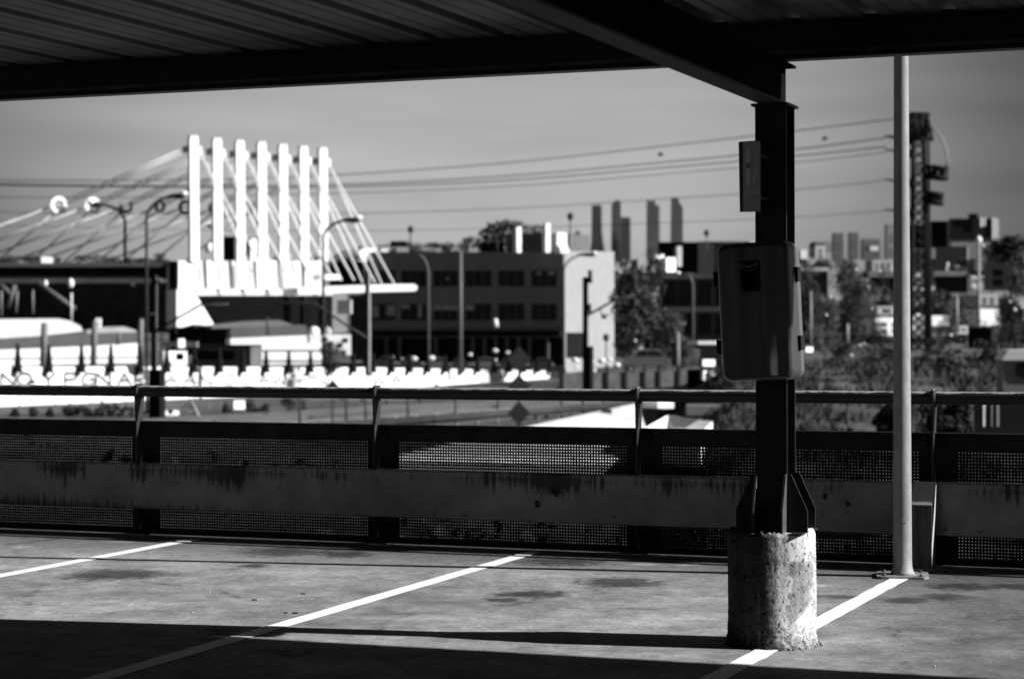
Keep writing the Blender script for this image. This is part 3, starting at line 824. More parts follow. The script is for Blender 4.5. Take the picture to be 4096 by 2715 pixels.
n.lk(c, b.inputs['Base Color']); b.inputs['Roughness'].default_value = .95; b.inputs['Specular IOR Level'].default_value = .05
tag(mb.build('ground', gm, origin=(0, 0, YARD)), 'ground of the rail yard and the town rising behind it', None, None, 'structure')

def solid(name, label, cat, m, x0, y0, x1, y1, Y, yaw=0, t=6.0, group=None):
    mb = MB(); PL((x0 + x1) / 2, Y, yaw).rect(mb, x0, y0, x1, y1, t)
    return tag(mb.build(name, m), label, cat, group)

def leaves(pts, size, squash=1.0):
    """one small leaf-clump face at every point, turned at random"""
    k = len(pts); a = rng.normal(size=(k, 3)); a /= np.linalg.norm(a, axis=1)[:, None]
    b = rng.normal(size=(k, 3)); b -= (a * b).sum(1)[:, None] * a; b /= np.linalg.norm(b, axis=1)[:, None]
    s = (size * rng.uniform(.5, 1.3, k))[:, None]
    q = np.stack([pts - a * s - b * s * .35, pts + a * s * .2 - b * s * .6, pts + a * s, pts - a * s * .1 + b * s * .6], 1)
    mb = MB(); mb.v = q.reshape(-1, 3).tolist(); mb.f = [(4 * i, 4 * i + 1, 4 * i + 2, 4 * i + 3) for i in range(k)]; mb.sm = [False] * k
    return mb

def tree(label, px, ytop, ybot, wpx, Y, m=leaf, n=1500, name='tree', cat='tree', group=None, clumps=16, base=None, trunk=True):
    top, bot = W(px, ytop, Y), W(px, ybot, Y); h = top.z - bot.z; w = wpx * Y / FPX
    zg = float(ground_z(top.x, Y)) if base is None else base
    zg = min(zg, bot.z)
    root = thing(name, label, cat, (top.x, Y, zg), group)
    P = []
    cs = []
    for i in range(clumps):
        z = rng.uniform(.12, .90); rr = sqrt(max(.05, 1 - ((z - .45) / .58) ** 2))
        ang = rng.uniform(0, 2 * pi); d = rng.uniform(.15, .75) * rr
        cs.append((cos(ang) * d * w / 2, sin(ang) * d * w / 2, z * h, rng.uniform(.16, .30)))
    per = int(n * 1.8) // clumps
    for cx, cy, cz, r in cs:
        v = rng.normal(size=(per, 3)); v /= np.linalg.norm(v, axis=1)[:, None]; v *= rng.uniform(.35, 1, (per, 1)) ** .5
        P.append(v * [r * w, r * w, r * h * .85] + [cx, cy, cz])
    P = np.concatenate(P) + [top.x, Y, bot.z]
    leaves(P, max(.09, w * .036)).build('crown', m, root)
    if trunk:
        mb = MB(); b0 = Vector((top.x, Y, zg)); r0 = max(.06, w * .035)
        mb.tube([b0, Vector((top.x + w * .02, Y, bot.z + h * .25)), Vector((top.x - w * .02, Y, bot.z + h * .8))], [r0, r0 * .7, r0 * .2], 8)
        for cx, cy, cz, r in cs[:7]:
            mb.tube([Vector((top.x, Y, bot.z + h * .15)), Vector((top.x + cx * .5, Y + cy * .5, bot.z + cz * .7)), Vector((top.x + cx, Y + cy, bot.z + cz))], [r0 * .45, r0 * .3, r0 * .1], 5)
        mb.build('trunk', bark, root)
    return root

# ------------------------------------------------------------------ far towers
def tower(label, pts, Y, m, sub=None):
    o = MB(); PL(pts[0][0], Y, -8).poly(o, pts, 45); return tag(o.build('skyscraper', m), label, 'skyscraper')
twm = mat('far_tower', .20, .12, .02, .8, 0, .1, 0, (1, 1, .2)); twm2 = mat('far_tower_dark', .13, .12, .02, .8, 0, .1)
B0 = 1056
tower('slim dark skyscraper with a flared foot, leftmost of the far skyline towers', [(2367, 820), (2405, 820), (2407, 920), (2412, 970), (2430, B0), (2352, B0), (2364, 970), (2366, 920)], 8500, twm2)
tower('far skyscraper with a slanted pointed top, second from the left', [(2446, 815), (2466, 799), (2484, 806), (2486, B0), (2444, B0)], 8600, twm)
tower('short far skyscraper standing close against the slant-topped tower', [(2485, 868), (2521, 870), (2522, B0), (2484, B0)], 8400, twm2)
tower('far skyscraper with a stepped notch in its flat top', [(2586, 803), (2622, 804), (2623, 820), (2636, 822), (2638, B0), (2585, B0)], 8500, twm)
tower('tallest far skyscraper with a chamfered top, rightmost of the skyline towers', [(2684, 790), (2715, 791), (2718, 812), (2732, 830), (2733, B0), (2680, B0)], 8500, twm)
hz = [('long low far ridge of housing behind the skyline towers', 2340, 1000, 2600, 1056, 7800, dimg), ]

# ------------------------------------------------------------------ cable-stayed bridge
PX = [777, 871, 962, 1049, 1134, 1217, 1294]; PT = [543, 553, 562, 568, 577, 585, 591]
concw, nt, b = nmat('white_concrete'); n = N(nt)
tc = n.new('ShaderNodeTexCoord').outputs['Object']
st = n.noise(tc, 1.0, 4, .6, (.9, .9, .07))
c = n.rng(st, .35, .62, .35, .85); n.lk(c, b.inputs['Base Color']); b.inputs['Roughness'].default_value = .8
bridge = thing('cable_stayed_bridge', 'white cable-stayed bridge with seven slender pylons and a black deck', 'bridge', W(900, 1500, 276))
YB = [272 + 2.5 * i for i in range(7)]
for i in range(7):
    x, t = PX[i], PT[i]; w = 16.5 - .35 * i; mb = MB(); p = PL(x, YB[i], 42)
    p.poly(mb, [(x - w, t + 10), (x + w, t + 10), (x + w + 4, 1046), (x - w + 4, 1046)], .6)
    py = mb.build('pylon', white, bridge)
    mb = MB(); p.rect(mb, x - w * .8, t, x - w * .15, t + 11, .7); p.rect(mb, x + w * .2, t, x + w * .85, t + 11, .7); mb.build('saddle', white, py)
    mb = MB(); p.rect(mb, x + w - 2, t + 45, x + w + 12, t + 74, .6, .1); mb.build('anchor_block', white, py)
    mb = MB(); p.rect(mb, x - w - 12, t + 40, x - w - 1, t + 66, .6, -.3); mb.build('anchor_arm', darkm, py)
pw = PL(1000, 278, 40)
mb = MB(); pw.rect(mb, 707, 1043, 1310, 1160, 2.4); mb.build('portal_wall', concw, bridge)
for x in (765, 795, 870, 930, 1130, 1215):
    mb = MB(); pw.rect(mb, x, 1062, x + 5, 1160, .2, .10); mb.build('rib', pale, bridge)  # ribs greyed to paint their shadow streaks on the white wall
mb = MB(); pw.rect(mb, 770, 1156, 1310, 1182, 4.0, 1.2); mb.build('slab_beam', mat('soffit_white', .55, .08, .5), bridge)
ps = PL(1430, 273, 25)
mb = MB(); ps.poly(mb, [(1192, 1150), (1480, 1139), (1655, 1136), (1668, 1143), (1670, 1154), (1660, 1164), (1480, 1168), (1192, 1178)], 6.0); mb.build('cantilever_slab', white, bridge)
mb = MB(); ps.rect(mb, 1314, 1095, 1394, 1116, 3, -3); mb.build('back_slab', white, bridge)
pv = PL(770, 270.5, 35)
mb = MB(); pv.poly(mb, [(707, 1158), (772, 1158), (858, 1302), (820, 1300), (775, 1296), (707, 1314)], 3.0); mb.build('splayed_leg', white, bridge)
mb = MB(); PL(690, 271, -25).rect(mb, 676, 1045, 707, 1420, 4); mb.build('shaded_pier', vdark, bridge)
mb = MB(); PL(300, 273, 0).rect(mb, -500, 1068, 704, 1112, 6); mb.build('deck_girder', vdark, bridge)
mb = MB(); PL(300, 272.5, 0).rect(mb, -500, 1052, 700, 1067, .4); mb.build('parapet', dimg, bridge)
rings = [(235, 820, 34), (371, 822, 33), (505, 823, 30), (640, 826, 24), (740, 830, 30), (860, 834, 29), (985, 838, 27)]
stay = mat('stay_cable', .80, .08, 2, .6, 0, .3)
for i in range(7):
    rx, ry, rr = rings[i]; x, t = PX[i], PT[i]; Y0 = YB[i]; Y1 = Y0 + 4
    g = Y1 / FPX
    A_ = W(x - 24, t + 52, Y0); Bp = W(rx + rr * .8, ry - 12, Y1)
    mb = MB()
    for q in (-1, 1): mb.tube([A_ + Z3 * (.24 * q), Bp + Z3 * (.24 * q)], .105, 6)
    for (ex, ey), (sx, sy) in (((rx - 640, ry + 235), (rx - rr, ry + 8)), ((rx - 265, 1062), (rx - rr * .5, ry + rr * .8))):
        mb.tube([W(sx, sy, Y1), W(ex, ey, Y1 + 4)], .13, 6)
    mb.build('back_stay', stay, bridge)
    mb = MB(); c0 = W(rx, ry, Y1); R_ = rr * g        # flat collar that gathers the stays, with a bar across its eye
    ya = radians(30 if i < 3 else -25); ax = Vector((sin(ya), -cos(ya), 0)); e1 = Vector((cos(ya), sin(ya), 0)); k = 28; vs = []
    for off in (.16, -.16):
        for r_ in (R_, R_ * .58): vs += [c0 + ax * off + e1 * (cos(2 * pi * q / k) * r_) + Z3 * (sin(2 * pi * q / k) * r_) for q in range(k)]
    fs = []
    for q in range(k):
        q2 = (q + 1) % k
        fs += [(q, q2, k + q2, k + q), (2 * k + q, 3 * k + q, 3 * k + q2, 2 * k + q2), (q, 2 * k + q, 2 * k + q2, q2), (k + q, k + q2, 3 * k + q2, 3 * k + q)]
    mb.add(vs, fs); mb.tube([c0 - e1 * R_ * .6 - Z3 * R_ * .10, c0 + e1 * R_ * .6 + Z3 * R_ * .16], R_ * .07, 6)
    mb.build('cable_ring', mat('ring_lit_white', .85, .05, 2) if i < 2 else (midg if i == 2 else darkm), bridge)  # ring colours paint how each catches light: lit, half lit, shaded
    mb = MB(); s0 = W(x + 20, t + 66, Y0 + 1.1)
    for dx in (212, 262): mb.tube([s0 + Vector((0, 0, 0)), W(x + 22 + dx * .995, t + 66 + 480, Y0 + .2)], .13, 6)
    mb.build('front_stay', stay, bridge)

solid('white_van', 'white box van crossing the bridge deck at the left', 'van', white, 165, 1028, 244, 1056, 279, 20, 2.0)
tag(MB().lathe(W(836, 1010, 326), [(.55, 0), (.62, .7), (.5, 1.1), (.3, 1.4), (0, 1.5)], 16).build('domed_tank', white), 'white domed tank seen between the first two bridge pylons', 'tank')
solid('plant_room', 'black boxy plant room seen between the second and third bridge pylons', 'building', vdark, 893, 946, 950, 1046, 330, -20)
solid('roof_unit', 'white boxy unit seen behind the fourth bridge pylon', 'building', white, 1003, 955, 1072, 1046, 330, 40)
solid('depot_block', 'long black low block seen through the right stays of the bridge', 'building', vdark, 1320, 1046, 1450, 1150, 325, -20)
for k, (x, yt, w_) in enumerate(((30, 1018, 150), (120, 1030, 130), (360, 1022, 170), (455, 1026, 150), (560, 1030, 150), (645, 1012, 120), (1010, 1012, 110), (1120, 1018, 130), (1240, 1022, 100), (1370, 1000, 130), (1440, 985, 110))):
    tree('low dark tree in the row along the far side of the bridge', x, yt, 1085, w_, 390, leafd, 500, group='row of trees beyond the bridge', clumps=8)

# ------------------------------------------------------------------ street lamps
def lamp(label, px, Y, ybend, hx, hy, ybase=None, m=galvg, side=1, wpx=13, head=True, group=None):
    r = wpx * .5 * Y / FPX; base = W(px, ybase, Y) if ybase else Vector((W(px, 1340, Y).x, Y, float(ground_z(W(px, 1340, Y).x, Y))))
    o = thing('street_lamp', label, 'street lamp', base, group)
    p = W(px, ybend, Y); q = W(hx, hy, Y); mb = MB()
    pts = [base, p]
    for k in range(1, 11):
        a = pi / 2 * k / 10; pts.append(Vector((p.x + (q.x - p.x) * (1 - cos(a)), Y, p.z + (q.z - p.z) * sin(a))))
    mb.tube(pts, [r] + [r * .9] * (len(pts) - 1), 8); mb.build('curved_post', m, o)
    if head:
        mb = MB(); d = 1 if hx > px else -1; L = 26 * Y / FPX
        mb.tube([q - Vector((d * L * 1.2, 0, .02)), q, q + Vector((d * L * .8, 0, -.04)), q + Vector((d * L * 1.5, 0, -.10))], [r * .9, r * 1.7, r * 1.9, r * .4], 8)
        hd = mb.build('lamp_head', darkm, o)
        mb = MB(); mb.ball(q + Vector((d * L * 1.2, -.1, r * 1.4)), r * 2.0, 8, 6, (1.3, 1, .8)); mb.build('lit_cover', white, hd)
    return o
lamp('nearest curved street lamp bending right, left of the bridge pylons', 586, 165, 880, 705, 784, None, lampd)
lamp('curved street lamp bending left towards the second cable ring of the bridge', 500, 274, 890, 395, 818, 1060, lampd)
lamp('curved street lamp bending right beside the last bridge pylon', 1293, 230, 955, 1402, 880, None, lampd)
lamp('grey curved street lamp bending left in front of the dark office', 1714, 250, 1100, 1672, 1020, None, lampg, wpx=9, head=False)
lamp('curved street lamp bending right across the pale end wall of the office', 2256, 265, 1085, 2345, 1018, None, lampg, wpx=9)
lamp('curved street lamp bending left in front of the dark ledged building', 2772, 260, 1150, 2742, 1098, None, lampg, wpx=9, head=True)
lamp('faint curved street lamp rising between the first and second pylons', 868, 292, 950, 800, 895, 1050, dimg, head=False)
def pole_thing(label, px, y0, y1, Y, wpx, m, name='post', cat='post', group=None, head=0, hm=None):
    a, b_ = W(px, y1, Y), W(px, y0, Y); r = wpx * .5 * Y / FPX
    if not head:
        mb = MB(); mb.tube([a, b_], [r, r * .85], 8); return tag(mb.build(name, m), label, cat, group)
    o = thing(name, label, cat, a, group); mb = MB(); mb.tube([a, b_], [r, r * .85], 8); mb.build('shaft', m, o)
    mb = MB(); R_ = head * .5 * Y / FPX; mb.ball(b_, R_, 9, 6, (1, .7, 1.3)); mb.build('lamp_head', hm or m, o); return o
pole_thing('straight grey lamp mast in front of the middle of the dark office', 1842, 1000, 1500, 240, 17, lampg, 'lamp_mast', 'lamp mast')
pole_thing('thin lamp pole with a dark head rising over the left of the office roof', 1642, 918, 1010, 420, 7, dimg, 'lamp_pole', 'lamp pole', None, 24, dark)
pole_thing('thin lamp pole with a dark head rising over the right of the office roof', 2281, 866, 1010, 420, 7, dimg, 'lamp_pole', 'lamp pole', None, 26, dark)
pole_thing('thin lamp pole with a dark round head above the grey block beside the cabinet', 2826, 932, 1010, 420, 5, dimg, 'lamp_pole', 'lamp pole', None, 22, dark)
pole_thing('short dark round-headed post against the pale office end wall', 2424, 1350, 1530, 230, 6, darkm, 'lamp_pole', 'lamp pole', None, 26, darkm)
pole_thing('tall lit lamp mast with a white cap in front of the billboard', 3915, 960, 1420, 240, 13, galvg, 'lamp_mast', 'lamp mast', None, 26, white)
pole_thing('grey post among the shrubs between the lattice pylon and the white walls', 3827, 1180, 1330, 200, 14, galvg)
pole_thing('slim grey post in front of the shrubs, just right of the cabinet', 3243, 1165, 1400, 150, 11, galvg)
solid('white_sign', 'small bright white sign at the foot of the post beside the cabinet', 'sign', white, 3224, 1388, 3252, 1408, 149, 45, .06)
pole_thing('short grey post among the shrubs in the middle of the hillside', 3390, 1295, 1375, 180, 14, galvg)
pole_thing('pale post by the parked silver car', 2712, 1330, 1510, 205, 15, galvg)

# ------------------------------------------------------------------ railway: trains, masts, wall
skirt = mat('train_grey', .085, .15, .8, .5, 0, .3)
tr = thing('commuter_train', 'white commuter train with a curved pale roof and grey window band at the left', 'train', W(100, 1470, 236))
p = PL(200, 236, 26)
mb = MB(); p.poly(mb, [(-300, 1290), (0, 1276), (235, 1274), (285, 1284), (325, 1304), (335, 1325), (150, 1344), (-300, 1372)], 2.6, -.3); mb.build('roof', mat('roof_white', .60, .1, .8), tr)
mb = MB(); p.poly(mb, [(-300, 1372), (150, 1345), (335, 1333), (548, 1328), (560, 1340), (560, 1370), (335, 1384), (-300, 1412)], 2.4); mb.build('window_band', skirt, tr)
mb = MB(); p.poly(mb, [(-300, 1412), (335, 1385), (548, 1372), (556, 1384), (556, 1450), (-300, 1470)], 2.4, .03); mb.build('lower_body', white, tr)
mb = MB(); p.poly(mb, [(-300, 1434), (556, 1426), (556, 1430), (-300, 1439)], .1, .12); mb.build('stripe', dimg, tr)
mb = MB(); p.poly(mb, [(350, 1322), (420, 1308), (500, 1306), (548, 1322), (548, 1330), (350, 1334)], 2.4, -.2); mb.build('cab_roof', pale, tr)
for x in (392, 406):
    mb = MB(); p.rect(mb, x - 4, 1272, x + 4, 1312, .4, -.4); mb.build('roof_horn', white, tr)
tr = thing('second_train', 'shorter white train with a grey window band standing right of the dark wagon', 'train', W(1100, 1465, 240))
p = PL(1110, 240, 20)
mb = MB(); p.poly(mb, [(850, 1300), (1000, 1284), (1120, 1280), (1170, 1296), (1175, 1304), (850, 1314)], 2.4, -.4); mb.build('roof', mat('train_roof_grey', .14, .1, 1), tr)
mb = MB(); p.poly(mb, [(922, 1309), (1218, 1299), (1228, 1308), (1228, 1340), (922, 1352)], 2.2); mb.build('window_band', skirt, tr)
mb = MB(); p.poly(mb, [(922, 1353), (1226, 1341), (1228, 1372), (1294, 1372), (1297, 1455), (922, 1462)], 2.4, .03); mb.build('lower_body', white, tr)
for y in (1398, 1440):
    mb = MB(); p.rect(mb, 1004, y, 1296, y + 6, .1, .12); mb.build('stripe', dimg, tr)
wg = thing('railway_wagon', 'dark railway wagon standing between the two white trains', 'wagon', W(880, 1466, 225))
p = PL(880, 225, -16)
mb = MB(); p.rect(mb, 770, 1386, 1003, 1468, 3); mb.build('body', dimg, wg)
mb = MB(); p.rect(mb, 790, 1404, 935, 1438, .2, .1); mb.build('window', vdark, wg)
mb = MB(); p.rect(mb, 765, 1378, 1003, 1388, 3.2, .1); mb.build('roof', dark, wg)
solid('brick_hut', 'white hut with a dark window beside the tapered railway mast', 'hut', white, 655, 1404, 748, 1460, 230, 40, 3)
solid('hut_window', 'dark square window panel set against the white hut by the railway mast', 'panel', dark, 703, 1412, 732, 1440, 226, -16, .2)
solid('freight_shed', 'black freight shed under the splayed leg of the bridge', 'shed', vdark, 690, 1308, 918, 1388, 258, -20, 6)
solid('cable_duct', 'grey horizontal pipe duct running left of the railway mast', 'pipe', galvg, 640, 1366, 788, 1388, 160, -10, .3)
solid('small_white_box', 'small white box standing on the grey pipe duct', 'box', white, 714, 1355, 740, 1390, 159, 40, .3)
wb = thing('white_gridded_building', 'small white building with a grid of dark openings right of the second train', 'building', W(1320, 1450, 262)); p = PL(1320, 262, 12)
mb = MB(); p.rect(mb, 1238, 1338, 1404, 1400, 3); p.rect(mb, 1386, 1400, 1404, 1420, 3); mb.build('wall', white, wb)
for x, y in ((1290, 1348), (1312, 1364), (1372, 1352), (1350, 1372), (1278, 1372)):
    mb = MB(); p.rect(mb, x, y, x + 20, y + 16, .1, .1); mb.build('window', vdark, wb)
tag(MB().lathe(W(1255, 1337, 264), [(.7, 0), (.75, .5), (.4, .9), (0, 1.0)], 10).build('roof_vent', white), 'white rounded roof vent on the left of the gridded building', 'vent')
tag(MB().lathe(W(1310, 1337, 264), [(.5, 0), (.5, .6), (.2, .9), (0, 1.0)], 10).build('roof_vent', pale), 'smaller grey roof vent on the right of the gridded building', 'vent')
# dark structures under the bridge
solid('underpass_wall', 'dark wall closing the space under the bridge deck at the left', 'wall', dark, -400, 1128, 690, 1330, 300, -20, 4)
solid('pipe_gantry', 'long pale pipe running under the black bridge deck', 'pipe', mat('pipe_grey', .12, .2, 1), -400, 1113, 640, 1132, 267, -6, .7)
for k, (x, y0, y1, sl) in enumerate(((6, 1162, 1262, 0), (70, 1162, 1250, -5), (132, 1160, 1255, 0), (286, 1172, 1285, 0))):
    mb = MB(); mb.tube([W(x + sl, y1, 260), W(x, y0, 260)], .11, 6); tag(mb.build('upright_pipe', galvg if k != 3 else white), 'thin pale upright pipe in the shade under the bridge', 'pipe', 'pale pipes under the bridge')
for x0, y0, x1, y1 in ((150, 1130, 300, 1235), (0, 1140, 50, 1180), (60, 1140, 30, 1230)):
    mb = MB(); mb.tube([W(x0, y0, 263), W(x1, y1, 263)], .34, 6); tag(mb.build('diagonal_brace', dimg), 'dark slanting brace in the shade under the bridge', 'brace', 'slanting braces under the bridge')
for x, w_ in ((182, 9), (283, 13), (533, 8)):
    mb = MB(); mb.ball(W(x, 1133, 266), w_ * 266 / FPX, 8, 6, (1, 1, 1.5)); tag(mb.build('hanging_lamp', white), 'small bright lamp hanging under the black bridge deck', 'lamp', 'lamps under the bridge deck')
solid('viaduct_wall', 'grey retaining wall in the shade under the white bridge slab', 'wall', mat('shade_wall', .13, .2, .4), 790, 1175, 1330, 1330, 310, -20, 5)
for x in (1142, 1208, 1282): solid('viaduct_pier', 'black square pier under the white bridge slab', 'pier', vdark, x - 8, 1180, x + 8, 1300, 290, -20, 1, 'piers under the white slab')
solid('poster_wall', 'mottled pale wall panel in the gap between the bridge slab and the office', 'panel', pale, 1348, 1200, 1402, 1255, 300, -10, 1)
solid('stair_tower', 'dark stair tower left of the office', 'building', dark, 1400, 1180, 1476, 1440, 322, -20, .8)

# graffiti wall with tapered posts
gw, nt, b = nmat('graffiti_wall_paint'); n = N(nt)
pos = n.new('ShaderNodeNewGeometry').outputs['Position']
c = n.math('MULTIPLY', n.rng(n.noise(pos, .35, 5, .6), .3, .7, .62, .86), n.rng(n.noise(pos, 1.6, 5, .7), .62, .70, 1, .62))
n.lk(c, b.inputs['Base Color']); b.inputs['Roughness'].default_value = .85
gwall = thing('graffiti_wall', 'long white boundary wall covered with large faded graffiti letters', 'wall', W(700, 1640, 185))
wa, wb_ = W(-700, 1340, 166), W(2260, 1340, 262)
hd = wb_ - wa; hd.z = 0; yaw_w = math.degrees(atan2(hd.y, hd.x)); pwl = PL(-700, 166, yaw_w)
TOP = [(-700, 1470), (600, 1466), (1500, 1470), (1900, 1478), (2260, 1484)]; BOT = [(2260, 1510), (1900, 1532), (1500, 1562), (1000, 1608), (640, 1655), (0, 1690), (-700, 1740)]
mb = MB(); pwl.poly(mb, TOP + BOT, .35); mb.build('wall_panel', gw, gwall)
mb = MB(); pwl.poly(mb, [(-700, 1574), (600, 1556), (600, 1558), (-700, 1577)], .06, .05)
for x in (74, 220, 358, 500): pwl.rect(mb, x, 1580, x + 4, 1650, .06, .05)
mb.build('joint', midg, gwall)
gr = mat('graffiti_grey', .10, .4, 2, .8); gr2 = mat('graffiti_pale', .26, .3, 2, .8)
def strokes(mb, x, y, w, h, segs, th):
    for pts in segs:
        pr = [pwl.pt(x + a * w, y + (1 - b_) * h, .03) for a, b_ in pts]
        for p0, p1 in zip(pr, pr[1:]):
            d = (p1 - p0); e = Vector((0, 0, 0)); nn_ = pwl.n; s_ = d.cross(nn_).normalized() * th
            mb.add([p0 - s_, p1 - s_, p1 + s_, p0 + s_], [(0, 1, 2, 3)])
GL = {'N': [[(0, 0), (0, 1), (.9, 0), (.9, 1)]], 'O': [[(.45 + .45 * cos(t), .5 + .5 * sin(t)) for t in np.linspace(0, 6.283, 12)]],
      'Y': [[(0, 1), (.45, .5), (.9, 1)], [(.45, .5), (.45, 0)]], 'P': [[(0, 0), (0, 1), (.7, .95), (.8, .7), (.6, .5), (0, .45)]],
      'G': [[(.9, .9), (.4, 1), (.05, .6), (.1, .15), (.5, 0), (.9, .2), (.9, .5), (.5, .5)]], 'A': [[(0, 0), (.42, 1), (.9, 0)], [(.2, .4), (.68, .4)]],
      'R': [[(0, 0), (0, 1), (.75, .9), (.7, .6), (0, .5), (.85, 0)]], 'U': [[(0, 1), (.05, .2), (.4, 0), (.8, .2), (.85, 1)]], 'W': [[(0, 1), (.2, 0), (.45, .7), (.7, 0), (.9, 1)]]}
mb = MB()
for ch, x in zip('NOYPGNAR', (4, 70, 165, 258, 325, 385, 470, 538)): strokes(mb, x, 1492, 62, 50, GL[ch], .16)
mb.build('graffiti_lettering', gr, gwall)
mb = MB()
for ch, x in zip('AANOUAWAPNUWA', (660, 735, 795, 890, 960, 1030, 1090, 1150, 1200, 1255, 1420, 1490, 1560)): strokes(mb, x, 1498, 58, 42, GL[ch], .17)
mb.build('faded_lettering', gr2, gwall)
mb = MB(); pwl.poly(mb, [(105, 1535), (112, 1522), (130, 1517), (140, 1524), (142, 1535)], .05, .04); pwl.poly(mb, [(505, 1462), (548, 1462), (530, 1500), (515, 1495)], .05, .04); mb.build('graffiti_blot', dark, gwall)

posts_x = [(55, 1374), (180, 1378), (310, 1380), (428, 1382), (545, 1388), (652, 1388), (762, 1392), (863, 1392), (957, 1394), (1049, 1402), (1140, 1405), (1227, 1407), (1312, 1410), (1399, 1412), (1478, 1413), (1553, 1415), (1625, 1417), (1696, 1419), (1766, 1420), (1833, 1422), (1896, 1424), (1961, 1426), (2022, 1428), (2078, 1430), (2135, 1432), (2187, 1434), (2238, 1436)]
for i, (x, yt) in enumerate(posts_x):
    p0 = pwl.pt(x + 4, 1490, .36); g = p0.y / FPX; k = 1 - .012 * i; h = (1490 - yt) * g; mb = MB()
    mb.lathe(p0, [(19 * k * g, 0), (19 * k * g, .10 * h), (15 * k * g, .22 * h), (11.5 * k * g, .5 * h), (8 * k * g, .8 * h), (7 * k * g, h), (0, h + .02)], 10)
    tag(mb.build('tapered_post', vdark), 'black tapered post standing in the row on the graffiti wall', 'post', 'tapered posts along the graffiti wall')
for x, yt, yb, w_ in ((178, 1296, 1480, 27), (379, 1288, 1465, 25), (564, 1280, 1470, 22), (477, 1332, 1380, 14)):
    mb = MB(); a = W(x - 6, yb, 200); b_ = W(x, yt, 200); mb.tube([a, b_, b_ + Z3 * .12], [w_ * .5 * 200 / FPX] * 2 + [w_ * .3 * 200 / FPX], 12)
    tag(mb.build('round_bollard', mat('bollard_grey', .16, .3, 2, .8, 0, .2, 0, (1, 1, .3))), 'stout grey round-topped post in front of the white train', 'post', 'stout round posts before the train')
# railway masts with arms
def mast(label, px, y0, y1, Y, wpx, m, arms, edge=None):
    g = Y / FPX; o = thing('railway_mast', label, 'railway mast', W(px, y1, Y)); mb = MB(); PL(px, Y, -20).rect(mb, px - wpx / 2, y0, px + wpx / 2, y1, wpx * g); mb.build('upright', m, o)
    if edge: mb = MB(); PL(px, Y, 45).rect(mb, px + wpx / 2 + .5, y0 + 5, px + wpx / 2 + edge, y1 - 10, .1); mb.build('lit_edge_strip', pale, o)  # paler strip paints the sunlit side of the mast
    for pts, r in arms:
        mb = MB(); mb.tube([W(x, y, Y) for x, y in pts], r * g, 6); mb.build('cantilever_arm', darkm, o)
    return o
mast('tall railway catenary mast with a pale sunlit edge left of the bridge portal', 612, 1098, 1690, 150, 16, vdark, [([(625, 1322), (800, 1220), (915, 1216)], 5), ([(625, 1254), (560, 1262)], 4), ([(625, 1128), (655, 1130)], 6), ([(700, 1280), (706, 1340)], 3)], 9)
solid('cable_trough', 'black cabinet at the foot of the mast left of the bridge portal', 'cabinet', vdark, 594, 1478, 640, 1690, 149, -20, .8)
mast('railway catenary mast in front of the left end of the office', 1466, 1092, 1500, 200, 13, dark, [([(1470, 1352), (1400, 1310), (1258, 1213), (1130, 1211), (1068, 1262)], 5), ([(1456, 1250), (1476, 1252)], 4), ([(1068, 1262), (1070, 1345)], 4)], 9)
mast('dark railway catenary mast with an arm crossing the pale office end wall', 2339, 1108, 1560, 170, 17, vdark, [([(2348, 1262), (2462, 1198), (2540, 1180)], 5), ([(2400, 1232), (2408, 1262), (2440, 1258)], 3), ([(2360, 1080), (2361, 1132)], 9), ([(2359, 1215), (2359, 1250)], 7), ([(2408, 1264), (2425, 1268)], 9)])
solid('mast_cabinet', 'black cabinet at the foot of the mast before the office end wall', 'cabinet', vdark, 2330, 1385, 2362, 1560, 169, -20, .8)

# things under the graffiti wall
for k, (x, r) in enumerate(((55, 20), (132, 20), (205, 18), (268, 22), (298, 26), (335, 24), (372, 27), (405, 26), (440, 24), (478, 22), (515, 24))):
    tree('round dark shrub at the foot of the white graffiti wall', x, 1655 - r * 1.5, 1692, r * 2.4, 158, leafd, 260, 'shrub', 'shrub', 'shrubs along the graffiti wall', 5, base=YARD, trunk=False)
for k, (x, yt, w_) in enumerate(((905, 1602, 60), (1000, 1596, 70), (1060, 1600, 60), (1150, 1594, 80), (1210, 1600, 60))):
    tree('grey straggly bush on the bank below the graffiti wall', x, yt, 1680, w_, 165, leaf, 500, 'bush', 'bush', 'straggly bushes below the wall', 7, base=YARD, trunk=False)
solid('white_crate', 'long white crate on the ground left of the leaning pale strut', 'crate', white, 643, 1642, 716, 1684, 160, 30, 1)
solid('white_board', 'small white square board standing below the graffiti wall', 'board', white, 936, 1602, 980, 1636, 160, 40, .2)
mb = MB(); mb.tube([W(760, 1594, 150), W(812, 1700, 148)], .10, 6); tag(mb.build('leaning_strut', pale), 'pale strut leaning below the graffiti wall', 'strut')
tree('dense dark bush rising above the graffiti wall right of the trains', 1328, 1378, 1500, 108, 215, leafd, 900, 'bush', 'bush', None, 10)

# diamond signs
def diamond(label, px, ys, Y, hs, yb):
    o = thing('diamond_sign', label, 'sign', W(px, yb, Y)); g = Y / FPX; mb = MB(); mb.tube([W(px, yb, Y + .1), W(px, ys[0], Y + .1)], 4 * g, 6); mb.build('post', darkm, o)
    for y in ys:
        mb = MB(); PL(px, Y, -9).poly(mb, [(px - hs, y), (px, y + hs * 1.1), (px + hs, y), (px, y - hs * 1.1)], .04); mb.build('diamond_board', mat('diamond_grey', .11, .3, 1), o)
diamond('tall post with three dark diamond boards before the office', 2075, (1436, 1545, 1652), 125, 46, 1760)
diamond('post with one dark diamond board below the bush right of the trains', 1330, (1552,), 125, 32, 1760)

